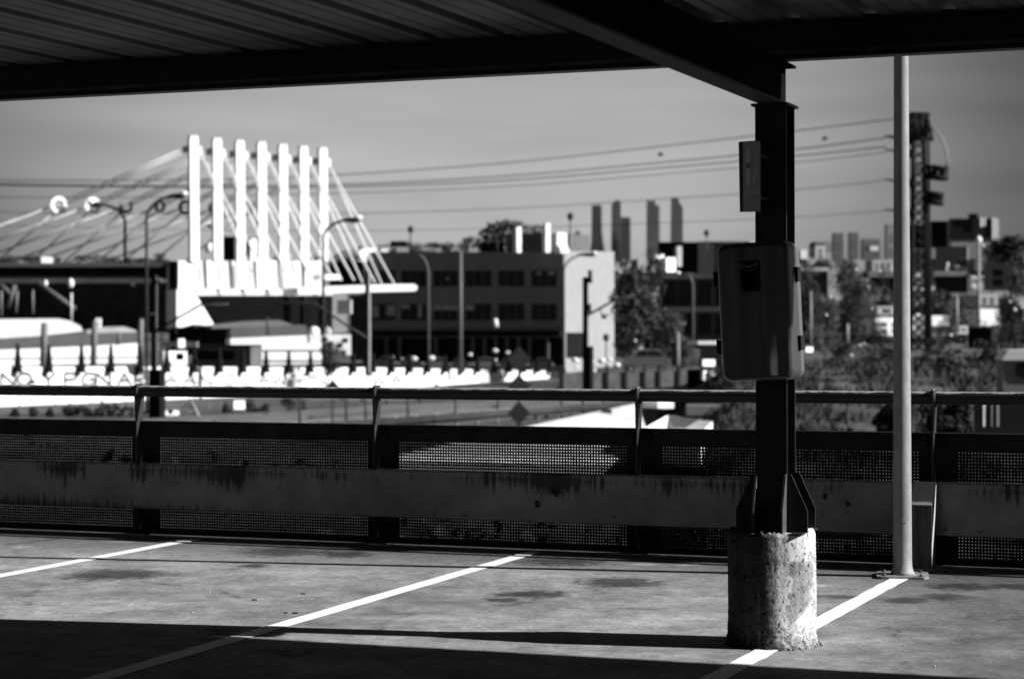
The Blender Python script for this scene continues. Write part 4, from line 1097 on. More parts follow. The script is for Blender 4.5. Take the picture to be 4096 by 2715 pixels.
# ------------------------------------------------------------------ office
OY = 330; YAWO = -24
off = thing('dark_office_building', 'long dark three-storey office with ribbon windows and a sunlit pale end wall', 'building', W(1860, 1509, 337))
po = PL(2255, OY, YAWO)
mb = MB(); po.rect(mb, 1448, 1008, 2255, 1515, 20.3); mb.build('wall', mat('office_render', .19, .10, .5, .85, 0, .1), off)
WX = ((1483, 1582), (1605, 1705), (1734, 1831), (1862, 1966), (1993, 2098), (2125, 2227))
for r, (y0, y1) in enumerate(((1082, 1143), (1215, 1279))):
    for i, (x0, x1) in enumerate(WX):
        mb = MB(); po.rect(mb, x0, y0, x1, y1, .05, .03); wd = mb.build('window', glassd, off)
        mb = MB()
        for q in (1, 2): po.rect(mb, x0 + (x1 - x0) * q / 3 - 1.5, y0, x0 + (x1 - x0) * q / 3 + 1.5, y1, .05, .09)
        po.rect(mb, x0, y1, x1, y1 + 4, .15, .16); mb.build('frame', dimg, wd)
for x0, y0, x1, y1 in ((1486, 1222, 1516, 1270), (1545, 1222, 1580, 1262), (1606, 1217, 1640, 1235), (1672, 1217, 1688, 1270), (1736, 1218, 1830, 1240), (1863, 1218, 1900, 1240), (2146, 1088, 2166, 1100), (2192, 1086, 2218, 1100), (1785, 1108, 1795, 1120)):
    mb = MB(); po.rect(mb, x0, y0, x1, y1, .02, .07); mb.build('glass_reflection', mat('reflection_grey', .34, .3, 2), off)  # pale panels standing in for bright reflections in the glass
mb = MB(); po.rect(mb, 1500, 1322, 2250, 1344, 1.2, 1.0); mb.build('canopy', vdark, off)
mb = MB(); po.rect(mb, 1486, 1350, 2250, 1460, .1, .04); mb.build('recess_shade', vdark, off)  # dark slab painting the shade of the recessed ground floor
for x in (1548, 1600, 1745, 1893, 1940, 1985, 2030, 2075, 2120, 2190):
    mb = MB(); po.rect(mb, x, 1346, x + 12, 1470, .4, .8); mb.build('pillar', dimg, off)
mb = MB(); po.rect(mb, 1995, 930, 2250, 1010, 8, -3); mb.build('roof_plant_room', mat('office_plant', .10, .2, .5), off)
mb = MB()
for x in (1905, 1945): po.rect(mb, x, 965, x + 26, 1008, 3, -1.5)
mb.build('roof_unit', vdark, off)
for x, y in ((2076, 908), (2192, 894)):
    mb = MB(); PL(x, 326, 42).rect(mb, x - 8, y, x + 9, 1010, .8); mb.build('chimney', white, off)
    mb = MB(); PL(x, 326, -20).rect(mb, x - 26, y + 4, x - 9, 935, .6, -.5); mb.build('flue', dark, off)
mb = MB(); PL(2270, 329, 40).poly(mb, [(2246, 930), (2285, 930), (2284, 975), (2296, 1008), (2262, 1012), (2258, 988), (2246, 980)], 3, -1); mb.build('stair_head', white, off)
mb = MB(); PL(1510, po.pt(1450, 1000).y - .5, 24).poly(mb, [(1436, 1002), (1446, 993), (1580, 993), (1580, 1008), (1466, 1010), (1462, 1062), (1450, 1068), (1438, 1062)], .8, .6); mb.build('corner_coping', white, off)
mb = MB()
for k in range(34):
    x = 1510 + k * 12; po.rect(mb, x, 975 + 4 * sin(k * 1.7), x + 3, 1008, .1, -.3)
po.rect(mb, 1505, 984, 1915, 988, .1, -.35); mb.build('roof_railing', dark, off)
mb = MB(); po.poly(mb, [(1535, 985), (1540, 962), (1600, 962), (1606, 985)], 2, -2); mb.build('cooling_unit', dark, off)
mb = MB(); PL(2255, OY, YAWO + 90).rect(mb, 2259, 1006, 2456, 1515, .3, .05); mb.build('end_wall', mat('end_wall_sunlit_render', .25, .08, .6, .8, 0, .12), off)  # skin over the end wall, render lightened to paint the sun on it
mb = MB(); PL(2255, OY, YAWO + 90).rect(mb, 2264, 1330, 2335, 1430, .3, .26); mb.build('loading_door', vdark, off)
for k, (x, yt, w_) in enumerate(((1660, 972, 90), (1730, 965, 90), (1800, 955, 100), (1868, 950, 90))):
    tree('low tree showing over the roof railing of the office', x, yt, 1030, w_, 372, leaf, 420, group='trees showing over the office roof', clumps=7)
tree('broad dark treetop above the plant room of the office', 1985, 886, 1040, 300, 378, leaf, 750)
tree('faint round treetop between the two white office chimneys', 2135, 895, 1030, 120, 400, leaf, 700)
solid('round_antenna', 'dark round antenna on the roof right of the office stair head', 'antenna', dark, 2302, 925, 2320, 962, 345, 10, .4)
mb = MB(); mb.tube([W(2000 - 20, 1275, 240), W(1986, 1308, 240)], .25, 8); tag(mb.build('white_flag', white), 'small white flag hanging on a pole before the office', 'flag')

# ------------------------------------------------------------------ parked cars
def car(label, x0, x1, yt, yb, Y, body, m, group=None, flip=False, name='parked_car'):
    """side view between x0 and x1: shaped shell with glasshouse, wheels, lamps"""
    o = thing(name, label, 'car', W((x0 + x1) / 2, yb, Y), group); L = x1 - x0; H = yb - yt; w = 1.75
    p = PL((x0 + x1) / 2, Y, 0)
    def q(a, b_): return (x0 + (1 - a if flip else a) * L, yb - b_ * H)
    prof = [(.0, .22), (.01, .5), (.05, .60), (.22, .68), (.34, .95), (.42, 1.0), (.68, 1.0), (.80, .93), (.92, .66), (.985, .60), (1, .40), (.99, .22)]
    mb = MB(); p.poly(mb, [q(*a) for a in prof], w); mb.build('body', m, o)
    mb = MB(); p.poly(mb, [q(*a) for a in ((.28, .70), (.37, .92), (.52, .94), (.52, .70))], .03, .02); p.poly(mb, [q(*a) for a in ((.55, .70), (.55, .94), (.68, .94), (.79, .88), (.86, .70))], .03, .02); mb.build('window', glassd, o)
    for a in (.19, .80):
        mb = MB(); c = p.pt(*q(a, .17)); r = .17 * H * Y / FPX
        mb.tube([c + Vector((0, -.02, 0)), c + Vector((0, .2, 0))], r, 14); wh = mb.build('wheel', vdark, o)
        mb = MB(); mb.tube([c + Vector((0, -.04, 0)), c + Vector((0, -.02, 0))], r * .55, 10); mb.build('hub_cap', galvg, wh)
    for a, hh in ((.005, .5), (.975, .5)):
        mb = MB(); x_, y_ = q(a, hh); p.rect(mb, x_ - 4, y_ - 4, x_ + 4, y_ + 4, .1, .04); mb.build('light', pale, o)
    return o
paint_d = mat('car_paint_dark', .03, .1, 2, .25, 0, .5); paint_g = mat('car_paint_grey', .12, .1, 2, .28, 0, .5); paint_w = mat('car_paint_white', .55, .08, 2, .3, 0, .5)
CARS = [('dark car behind the graffiti wall beside the catenary mast', 1490, 1585, 1422, 1478, paint_d), ('dark car with a bright windscreen, second behind the wall', 1592, 1690, 1425, 1480, paint_d), ('grey car parked before the office entrance, third behind the wall', 1700, 1788, 1428, 1480, paint_g),
        ('dark car parked left of the straight lamp mast', 1800, 1880, 1430, 1482, paint_d), ('grey car parked right of the straight lamp mast', 1892, 1985, 1428, 1482, paint_g), ('dark car parked left of the tall diamond sign', 1992, 2070, 1430, 1484, paint_d), ('dark car parked between the diamond sign and the pale end wall', 2110, 2215, 1428, 1486, paint_d)]
for k, (lb, x0, x1, yt, yb, m) in enumerate(CARS): car(lb, x0, x1, yt, yb, 296, 0, m, None, k % 2 == 1)
for x, y, r in ((1567, 1428, 9), (1608, 1434, 5), (1655, 1434, 14), (1725, 1432, 14), (1980, 1402, 11), (1980, 1440, 8), (2030, 1410, 9), (1880, 1418, 9), (2300, 1440, 14), (2372, 1446, 7), (2407, 1443, 16), (2438, 1438, 9), (2467, 1460, 14), (2375, 1482, 10), (2305, 1470, 8)):
    mb = MB(); Y = 292 if x < 2250 else 200; mb.ball(W(x, y, Y), r * Y / FPX * .9, 8, 6, (1.2, .5, .8))
    tag(mb.build('car_glint', white), 'small white ball painting a sun glint among the parked cars', 'lamp', 'glints among the parked cars')  # white balls stand in for highlights on the cars
car('large silver car parked right of the pale office end wall', 2486, 2682, 1396, 1490, 200, 0, paint_g)

# ------------------------------------------------------------------ road, fence and roofs right of centre
mb = MB(); PL(2560, 203, 0).poly(mb, [(2430, 1498), (2500, 1492), (2900, 1488), (3120, 1500), (3120, 1720), (2430, 1660)], 40)
tag(mb.build('raised_road', mat('asphalt', .07, .3, .5, .95), None), 'raised road with parked cars beyond the yard', None, None, 'structure')
fz = thing('yard_fence', 'grey panelled fence with dark posts along the raised road', 'fence', W(2550, 1575, 196)); p = PL(2550, 196, 3)
mb = MB(); p.poly(mb, [(2236, 1490), (2900, 1482), (2900, 1535), (2236, 1568)], .1); mb.build('panel', mat('fence_panel', .17, .35, 1.5), fz)
for x in (2245, 2423, 2497, 2572, 2632, 2710):
    mb = MB(); p.rect(mb, x, 1460, x + 11, 1580, .15, .1); mb.build('post', dark, fz)
def strip(name, label, m, a, b_, w, t, kind='structure'):
    mb = MB(); d = (b_ - a); d.z = 0; s_ = Vector((-d.y, d.x, 0)).normalized() * w
    mb.prism([a, b_, b_ + s_, a + s_], (0, 0, -t)); return tag(mb.build(name, m), label, None, None, kind)
strip('concrete_path', 'pale concrete path slanting across the yard', mat('path_concrete', .13, .5, .5, .95), W(960, 1700, 130), W(2700, 1592, 178), 12, .4)
strip('service_track', 'pale track crossing the yard below the wall', mat('track_gravel', .12, .5, .6, .95), W(700, 1640, 176), W(2240, 1568, 215), 10, .4)
gr_ = thing('guard_rail', 'dark low guard rail slanting across the yard below the handrail', 'guard rail', W(1980, 1690, 140)); mb = MB()
mb.tube([W(1500, 1694, 120), W(2000, 1655, 135), W(2560, 1612, 152)], .22, 6); mb.build('rail_beam', dark, gr_)
for k in range(14):
    s_ = k / 13; a = W(1500 + 1060 * s_, 1694 - 82 * s_, 120 + 32 * s_); mb = MB(); mb.tube([a - Z3 * .9, a + Z3 * .35], .07, 6); mb.build('post', galvg, gr_)
for k, x in enumerate((1198, 1385, 1462, 1632, 1822, 1992, 2245, 2330, 2412)):
    Y = 128 + k * 4; zt = W(x, 1585 if x < 2200 else 1560, Y).z; X = W(x, 1600, Y).x; mb = MB(); mb.tube([(X, Y, YARD), (X, Y, zt)], .085, 6)
    tag(mb.build('fence_post', darkm), 'thin dark fence post standing in the yard below the handrail', 'post', 'thin fence posts in the yard')
for k, (ya, yb_, Ya, Yb) in enumerate(((1712, 1606, 118, 176), (1690, 1596, 126, 186), (1664, 1584, 140, 200))):
    strip('railway_rail', 'dark steel rail slanting across the yard', darkm, W(1250, ya, Ya), W(2700, yb_, Yb), .35, .25)
sh = thing('low_white_roof_shed', 'low shed with a broad sunlit white roof just below the deck', 'shed', W(2150, 1900, 78))
mb = MB(); A_, B_, C_, D_ = W(2176, 1690, 88), W(2548, 1612, 112), W(2630, 1832, 78), W(1600, 1818, 71)
wr, nt, b = nmat('white_roof_sheet'); n = N(nt); pos = n.new('ShaderNodeNewGeometry').outputs['Position']
n.lk(n.math('MULTIPLY', n.rng(n.noise(pos, .5, 6, .7), .3, .7, .45, .85), n.rng(n.noise(pos, 1.4, 5, .7), .60, .68, 1, .45)), b.inputs['Base Color']); b.inputs['Roughness'].default_value = .7
mb.prism([A_, D_, C_, B_], (0, 0, -.25)); mb.build('roof', wr, sh)
mb = MB(); mb.prism([A_ - Z3 * .3, D_ - Z3 * .3, C_ - Z3 * .3, B_ - Z3 * .3], (0, 0, -2.6)); mb.build('wall', midg, sh)
for x, y in ((2425, 1652), (2355, 1660)):
    mb = MB(); c = W(x, y, 100); mb.box(c, (.5, .4, .35)); mb.build('roof_vent', dark, sh)
sk = thing('open_container', 'open white container with a grey inside standing below the deck', 'container', W(2710, 1790, 80)); 
a, b_, c, d = W(2578, 1712, 78), W(2672, 1660, 86), W(2850, 1684, 84), W(2800, 1735, 75)
mb = MB(); lo = Vector((0, 0, -1.2))
for p0, p1 in ((a, b_), (b_, c), (c, d), (d, a)): mb.add([p0, p1, p1 + lo, p0 + lo], [(0, 1, 2, 3)])
mb.add([a + lo, b_ + lo, c + lo, d + lo], [(0, 1, 2, 3)]); mb.build('side_wall', white, sk)
mb = MB(); PL(2745, 83, -16).poly(mb, [(2672, 1662), (2800, 1676), (2740, 1712), (2690, 1712)], .05); mb.build('inner_wall', midg, sk)
solid('white_van_roof', 'white van roof glimpsed under the handrail left of the column', 'van', white, 2632, 1608, 2695, 1632, 110, 30, 1.5)
solid('grey_boat_cover', 'long grey covered load under the handrail beside the column', 'cover', midg, 2745, 1622, 2890, 1660, 95, -5, 2)

# ------------------------------------------------------------------ town right of the office
lb = thing('dark_ledged_building', 'dark flat building with two pale horizontal ledges left of the cabinet', 'building', W(2780, 1480, 420)); p = PL(2780, 420, -22)
mb = MB(); p.rect(mb, 2636, 1092, 2960, 1490, 14); mb.build('wall', dimg, lb)
for y0, y1 in ((1096, 1114), (1228, 1246)):
    mb = MB(); p.rect(mb, 2630, y0, 2960, y1, 1.5, 1.0); mb.build('ledge', pale, lb)
for y0, y1 in ((1122, 1218), (1256, 1340)):
    for x in (2652, 2712, 2790, 2860):
        mb = MB(); p.rect(mb, x, y0, x + 56, y1, .05, .05); mb.build('window', glassd, lb)
solid('black_block', 'black flat-topped block above the ledged building', 'building', vdark, 2632, 968, 2792, 1100, 440, -22, 12)
solid('grey_block', 'plain grey block behind the top of the cabinet', 'building', midg, 2792, 966, 3000, 1100, 450, -22, 12)
solid('roof_cabin', 'small white cabin on the roof of the ledged building', 'cabin', white, 2665, 1030, 2703, 1088, 414, 40, 2)
solid('roof_mast', 'pale slanted roof fitting right of the white cabin', 'fitting', pale, 2708, 985, 2728, 1066, 425, 30, 1)
solid('roof_fitting', 'bright small roof fitting left of the white cabin', 'fitting', white, 2624, 1018, 2656, 1034, 414, 40, 1)
solid('gate_house', 'small grey gate house with a pale roof edge left of the cabinet foot', 'hut', midg, 2800, 1376, 2895, 1500, 190, -20, 4)
solid('gate_house_roof', 'thin pale roof slab over the grey gate house', 'roof slab', white, 2792, 1364, 2900, 1377, 189, 8, 4.5)
solid('road_sign', 'bright white oblong sign before the grey gate house', 'sign', white, 2812, 1438, 2860, 1464, 170, 45, .1)
solid('black_car_rear', 'black van rear under the bright oblong sign', 'van', vdark, 2748, 1478, 2850, 1552, 165, -20, 3)
for x in (2822, 2852): solid('white_bollard', 'stubby white bollard under the bright oblong sign', 'bollard', white, x - 8, 1482, x + 8, 1520, 163, 40, .3, 'white bollards under the sign')
tree('broad pale-leaved tree between the office and the ledged building', 2545, 1075, 1400, 205, 245, mat('leaf_grey', .055, .6, .5, .8, 0, .15), 3200, clumps=26)
tree('darker tree standing behind the pale-leaved tree', 2600, 1015, 1300, 150, 300, leafd, 1600)
tree('spreading tree in front of the lower ledge of the dark building', 2690, 1245, 1440, 170, 235, leaf, 1700)
tree('dark bush under the pale-leaved tree beside the silver car', 2520, 1330, 1430, 130, 225, leafd, 900, 'bush', 'bush')
tree('dark bush right of the silver car', 2730, 1360, 1480, 110, 225, leafd, 800, 'bush', 'bush')
solid('shop_front', 'narrow pale doorway panel left of the silver car', 'panel', pale, 2552, 1372, 2572, 1410, 240, 20, .3)

def house(label, x0, y0, x1, y1, Y, m, yaw=10, wins=0, roof=None, t=8, cat='house', name='house'):
    o = thing(name, label, cat, W((x0 + x1) / 2, y1, Y)); p = PL((x0 + x1) / 2, Y, yaw); mb = MB(); p.rect(mb, x0, y0, x1, y1, t); mb.build('wall', m, o)
    if roof:
        mb = MB(); h = (y1 - y0) * .28; p.poly(mb, [(x0 - 3, y0 - .5), (x1 + 3, y0 - .5), (x1 - (x1 - x0) * .12, y0 - h), (x0 + (x1 - x0) * .12, y0 - h)], t); mb.build('roof', roof, o)
    for k in range(wins):
        w_ = (x1 - x0) / (wins * 2 + 1)
        for r in ((.25, .5), (.6, .85)) if (y1 - y0) > 40 else ((.3, .65),):
            mb = MB(); xa = x0 + w_ * (2 * k + 1); p.rect(mb, xa, y0 + (y1 - y0) * r[0], xa + w_, y0 + (y1 - y0) * r[1], .1, .08); mb.build('window', dimg if m is not midg else glassd, o)
    return o
far_g = mat('far_block_haze_grey', .22, .2, .05); far_d = mat('far_block_haze_dark', .12, .2, .05)  # far walls lightened to paint the haze of distance
TOWN = [('pale stepped house on the hillside just right of the cabinet top', 3202, 1000, 3228, 1052, 800, pale, 30, 0, None), ('white low house joining the stepped house on the hillside', 3228, 1034, 3262, 1054, 790, pale, 20, 1, None), ('pale gabled house right of the stepped hillside house', 3262, 984, 3302, 1040, 820, pale, 10, 1, dimg),
        ('far long apartment slab behind the hillside houses', 3250, 966, 3345, 1008, 2200, far_g, 2, 0, None), ('dark far tower block, left one of the pair on the hill', 3334, 932, 3374, 1080, 1900, far_d, 2, 3, None), ('dark far tower block, right one of the pair on the hill', 3398, 930, 3434, 1070, 2000, far_d, 2, 3, None),
        ('far stepped apartment block left of the pale pole', 3450, 956, 3520, 1040, 1800, far_d, 2, 4, None), ('tall far block half hidden by the pale pole', 3548, 898, 3620, 1050, 1500, far_g, 2, 3, None), ('small sunlit far house under the stepped block', 3482, 985, 3512, 1002, 1700, pale, 30, 1, None),
        ('low flat house with a bright roof edge right of the cabinet', 3180, 1082, 3312, 1190, 450, dimg, -20, 4, None), ('sunlit two-storey house just left of the pale pole', 3490, 1040, 3572, 1084, 700, pale, 8, 3, None), ('long dark shed roofed in grey left of the pale pole', 3478, 1108, 3600, 1180, 480, dark, -20, 0, None),
        ('white-walled yard building behind the pale pole', 3503, 1270, 3660, 1342, 260, white, 16, 3, None), ('pale upper storey behind the pale pole', 3508, 1224, 3640, 1262, 290, pale, 8, 2, None), ('white building seen through the lattice pylon', 3660, 1256, 3720, 1350, 270, white, 15, 1, None),
        ('white slant-topped wall right of the lattice pylon', 3724, 1262, 3800, 1338, 265, white, 12, 0, None), ('low pale wall among shrubs left of the black box', 3818, 1302, 3872, 1336, 255, pale, 20, 2, None), ('white house with a shaded upper wall beyond the black box', 3918, 1178, 3992, 1222, 330, pale, 10, 2, None),
        ('bright white wall just above the black box', 3916, 1234, 4002, 1302, 310, white, 14, 0, None), ('grey house with two dark windows at the right edge', 3934, 1052, 4200, 1160, 420, midg, -20, 3, None), ('grey roofed shed between the lattice pylon and lamp mast', 3740, 1104, 3866, 1168, 430, dark, -20, 0, None),
        ('black flat building behind the foot of the antenna mast', 3630, 900, 3726, 990, 620, vdark, -20, 0, None), ('second black flat building left of the billboard building', 3722, 884, 3790, 985, 600, vdark, -20, 0, None), ('low grey hillside house under the billboard building', 3742, 985, 3870, 1055, 650, midg, -14, 0, None)]
for lb_, x0, y0, x1, y1, Y, m, yaw, wn_, rf in TOWN: house(lb_, x0, y0, x1, y1, Y, m, yaw, wn_, rf)
solid('roof_edge', 'pale sunlit roof slab over the low flat house right of the cabinet', 'roof slab', pale, 3176, 1071, 3316, 1083, 448, 10, 8)
solid('roof_slab', 'grey roof slab over the long dark shed left of the pale pole', 'roof slab', midg, 3474, 1085, 3604, 1108, 478, 0, 9)
solid('shed_roof', 'grey roof slab over the shed between the lattice pylon and lamp mast', 'roof slab', midg, 3736, 1084, 3870, 1104, 428, 0, 9)
bb = thing('billboard_building', 'grey flat building with a bright corner strip and a rooftop box at the upper right', 'building', W(3890, 1000, 560)); p = PL(3890, 560, -18)
mb = MB(); p.rect(mb, 3795, 874, 3984, 962, 10); mb.build('wall', dimg, bb)
mb = MB(); p.rect(mb, 3870, 853, 3908, 874, 6, -2); mb.build('rooftop_box', dark, bb)
for x0, y0, x1, y1 in ((3815, 878, 3850, 910), (3852, 880, 3890, 930), (3938, 880, 3965, 950)):
    mb = MB(); p.rect(mb, x0, y0, x1, y1, .1, .06); mb.build('window', glassd, bb)
for x0, x1, y1 in ((3919, 3926, 908), (3933, 3938, 904), (3967, 3974, 958), (3980, 3984, 950)):
    mb = MB(); PL(3940, 556, 6).rect(mb, x0, 872, x1, y1, .4, .8); mb.build('bright_strip', white, bb)
mb = MB(); p.rect(mb, 3790, 955, 3990, 968, 2, 1); mb.build('ledge', midg, bb)
solid('black_box', 'black tarpaulined box standing among shrubs at the right', 'box', vdark, 3872, 1310, 3966, 1394, 180, -20, 2)
tk = thing('tin_kiosk', 'grey kiosk with a white sloped roof at the right edge below the houses', 'kiosk', W(4080, 1640, 75)); p = PL(4060, 75, -6)
mb = MB(); p.rect(mb, 4012, 1436, 4300, 1650, 2); mb.build('wall', midg, tk)
mb = MB(); p.poly(mb, [(4006, 1440), (4034, 1399), (4300, 1399), (4300, 1440)], 2.2, .1); mb.build('roof', white, tk)
mb = MB(); p.poly(mb, [(4062, 1470), (4072, 1452), (4300, 1452), (4300, 1520), (4080, 1512), (4066, 1498)], .1, .05); mb.build('opening', vdark, tk)
sc_ = thing('service_cabinet', 'grey ribbed service cabinet under the handrail at the right edge', 'cabinet', W(4010, 1720, 52)); p = PL(4000, 52, -14)
mb = MB(); p.rect(mb, 3895, 1612, 4300, 1760, 1.2); mb.build('body', dimg, sc_)
for x in (3930, 3962, 3984): mb = MB(); PL(x, 51.9, 40).rect(mb, x, 1612, x + 8, 1705, .03, .03); mb.build('rib', pale if x < 3950 else dimg, sc_)
pf = thing('plank_fence', 'grey slatted fence panel below the black box', 'fence', W(3790, 1490, 120)); p = PL(3790, 120, -15)
mb = MB(); p.poly(mb, [(3736, 1404), (3848, 1396), (3848, 1412), (3736, 1422)], .1, .05); mb.build('top_rail', midg, pf)
for k in range(5): mb = MB(); p.rect(mb, 3745 + k * 22, 1424, 3760 + k * 22, 1492, .05); mb.build('slat', dark, pf)
solid('pale_slab', 'pale leaning slab at the foot of the slatted fence', 'slab', pale, 3745, 1492, 3800, 1512, 118, 10, .4)
for x, y, r in ((3488, 1234, 8), (3518, 1246, 10), (3440, 1380, 9), (3455, 1374, 8), (3804, 1340, 11), (3932, 982, 11), (4058, 1238, 12), (4040, 1206, 9), (3425, 1078, 10), (3323, 1188, 9), (3520, 1085, 9), (3790, 1055, 11), (3942, 1408, 9), (3410, 1495, 9), (3345, 1553, 10), (3405, 1420, 10), (3305, 1260, 9), (2540, 1362, 10)):
    mb = MB(); Y = 160; mb.ball(W(x, y, Y), r * Y / FPX * .55, 8, 6, (1, .6, 1)); tag(mb.build('glint', white), 'tiny bright reflector glinting among the hillside shrubs', 'highlight', 'glints among the shrubs')  # white balls painting bright glints among the shrubs

# ------------------------------------------------------------------ trees and bank on the right
HT = [('leafy tree right of the cabinet, nearest of the hillside trees', 3300, 1180, 1400, 150, 190, leaf, 1600), ('dark leafy tree in the middle of the hillside shrubs', 3400, 1190, 1420, 150, 200, leafd, 1600), ('pale leafy tree left of the white-walled yard building', 3455, 1110, 1330, 140, 300, leaf, 1500), ('dark tree tight against the left of the pale pole', 3545, 1330, 1500, 150, 150, leafd, 1300),
      ('dark tree under the flat house right of the cabinet', 3240, 1150, 1330, 130, 260, leafd, 1300), ('round pale tree below the tower pair', 3385, 1040, 1200, 140, 420, leaf, 1200), ('dark tree between the shed and the tower pair', 3300, 1040, 1180, 110, 500, leafd, 900), ('tree below the sunlit two-storey house', 3530, 1150, 1260, 150, 330, leaf, 1100),
      ('big dark treetop on the skyline at the right edge', 4040, 945, 1075, 190, 480, leafd, 1800), ('dark tree beside the lamp mast below the billboard', 3965, 980, 1075, 90, 490, leafd, 700), ('dark tree right of the lattice pylon above the white wall', 3770, 1165, 1290, 110, 300, leafd, 1200), ('bushy tree left of the lamp mast above the black box', 3860, 1180, 1330, 110, 290, leaf, 1300),
      ('dark tree at the right edge beside the white walls', 4060, 1160, 1420, 150, 270, leafd, 1800), ('dark shrub mass under the black box', 3930, 1370, 1600, 190, 130, leafd, 2200), ('loose shrub in front of the slatted fence', 3800, 1420, 1620, 170, 110, leaf, 1600), ('dark shrub right of the loose shrub under the handrail', 3780, 1590, 1760, 230, 70, leafd, 1600),
      ('tall weedy bush left of the kiosk', 3960, 1480, 1640, 120, 100, leaf, 1300), ('shaded bush behind the pale pole under the handrail', 3560, 1600, 1760, 150, 75, leafd, 1200)]
HT += [('small tree breaking the left edge of the white-walled yard building', 3500, 1255, 1400, 70, 235, leafd, 700), ('small tree before the slant-topped wall, right of the lattice pylon', 3800, 1255, 1390, 80, 235, leaf, 800), ('thin tree across the middle of the slant-topped white wall', 3762, 1290, 1420, 46, 230, leafd, 500),
       ('ragged tree across the right end of the bright wall above the black box', 4005, 1225, 1400, 80, 240, leafd, 800), ('ragged low tree across the foot of the bright wall above the black box', 3940, 1282, 1400, 110, 235, leaf, 800), ('sparse tree across the sunlit two-storey house', 3535, 1055, 1200, 60, 420, leafd, 500), ('sparse tree below the pale stepped hillside house', 3235, 1035, 1160, 100, 440, leaf, 700)]
for lb_, x, yt, yb, w_, Y, m, k in HT: tree(lb_, x, yt, yb, w_, Y, m, k, clumps=18)
for k, (x, yt, yb, w_, Y) in enumerate(((3200, 1130, 1250, 90, 420), (3420, 1150, 1260, 110, 380), (3260, 1280, 1420, 130, 175), (3350, 1330, 1470, 130, 165), (3480, 1390, 1530, 140, 145), (3215, 1420, 1560, 120, 140), (3730, 1340, 1440, 110, 190), (3690, 1420, 1560, 120, 140), (4080, 1080, 1200, 120, 400), (3680, 1000, 1100, 100, 520), (3850, 1040, 1120, 110, 470), (2960, 1440, 1600, 220, 140), (3130, 1380, 1600, 160, 135))):
    tree('rounded scrubby bush among the hillside growth', x, yt, yb, w_, Y, (leaf, leafd, leafl)[k % 3], 900, 'bush', 'bush', 'scrubby bushes on the hillside', 10, trunk=False)
# the far town and the woods between its houses: a mass nobody could count
fm, nt, b = nmat('far_town_walls'); n = N(nt); pos = n.new('ShaderNodeNewGeometry').outputs['Position']
n.lk(n.rng(n.noise(pos, .031, 2, .5), .38, .66, .05, .34), b.inputs['Base Color']); b.inputs['Roughness'].default_value = .9
mb = MB()
for _ in range(420):
    Y = float(np.exp(rng.uniform(math.log(560), math.log(3800)))); px = rng.uniform(2420, 4300); X = (px - 2048) / FPX * Y
    zg = float(ground_z(X, Y)); hh = rng.uniform(3, 7) if Y < 1500 else rng.uniform(4, 17); ww = rng.uniform(6, 16) if Y < 1500 else rng.uniform(8, 30); a_ = rng.uniform(-.6, .6)
    ax_ = (Vector((cos(a_), sin(a_), 0)), Vector((-sin(a_), cos(a_), 0)), Z3); mb.box((X, Y, zg + hh / 2), (ww, rng.uniform(6, 14), hh), ax_)
    if rng.random() < .5 and Y < 1800:
        c_ = Vector((X, Y, zg + hh)); e = ax_[0] * (ww / 2 + .4); d_ = ax_[1] * 5
        mb.prism([c_ - e - d_, c_ - e + d_, c_ - e * .99 + Z3 * 2.2], e * 2)
tag(mb.build('far_town', fm, None, (200, 1500, 20)), 'far hillside town of small pale and dark houses', 'town', None, 'stuff')
k = 26000; gy = np.exp(rng.uniform(math.log(420), math.log(3800), k)); gx = gy * rng.uniform(.03, .27, k); gz = ground_z(gx, gy)
keep = (np.sin(gx * .043 + 2 * np.sin(gy * .011)) + np.sin(gy * .017 + gx * .02)) > -.1; gx, gy, gz = gx[keep], gy[keep], gz[keep]
tag(leaves(np.stack([gx, gy, gz + rng.uniform(0, 6.5, len(gx))], -1), 1.5).build('far_wood', leafd, None, (150, 900, 10)), 'dark far-off wood growing between the hillside houses', 'wood', None, 'stuff')
# grass on the bank below the right half of the handrail
k = 46000; gy = np.exp(rng.uniform(math.log(34), math.log(150), k)); gx = gy * rng.uniform(.068, .27, k); gz = ground_z(gx, gy)
clus = np.sin(gx * 1.1 + gy * .35) * np.sin(gy * .52 - gx * .6); hgt = .40 * (.30 + .60 * np.clip(clus + rng.normal(0, .35, k), -.3, 1.3)) * np.minimum(1.3, gy / 60)
keep = hgt > .12; gx, gy, gz, hgt = gx[keep], gy[keep], gz[keep], hgt[keep]; k = len(gx)
a = rng.uniform(0, pi, k); w_ = .015 + .0005 * gy; lean = rng.normal(0, .22, (k, 2)) * hgt[:, None]
q = np.stack([np.stack([gx - np.cos(a) * w_, gy - np.sin(a) * w_, gz], -1), np.stack([gx + np.cos(a) * w_, gy + np.sin(a) * w_, gz], -1), np.stack([gx + lean[:, 0] + .04, gy + lean[:, 1], gz + hgt], -1)], 1)
mb = MB(); mb.v = q.reshape(-1, 3).tolist(); mb.f = [(3 * i, 3 * i + 1, 3 * i + 2) for i in range(k)]; mb.sm = [False] * k
tag(mb.build('tall_grass', mat('grass_blade', .05, .5, .35, .85, 0, .1), None, (20, 70, YARD)), 'tall rough grass on the bank beyond the fence', 'grass', None, 'stuff')
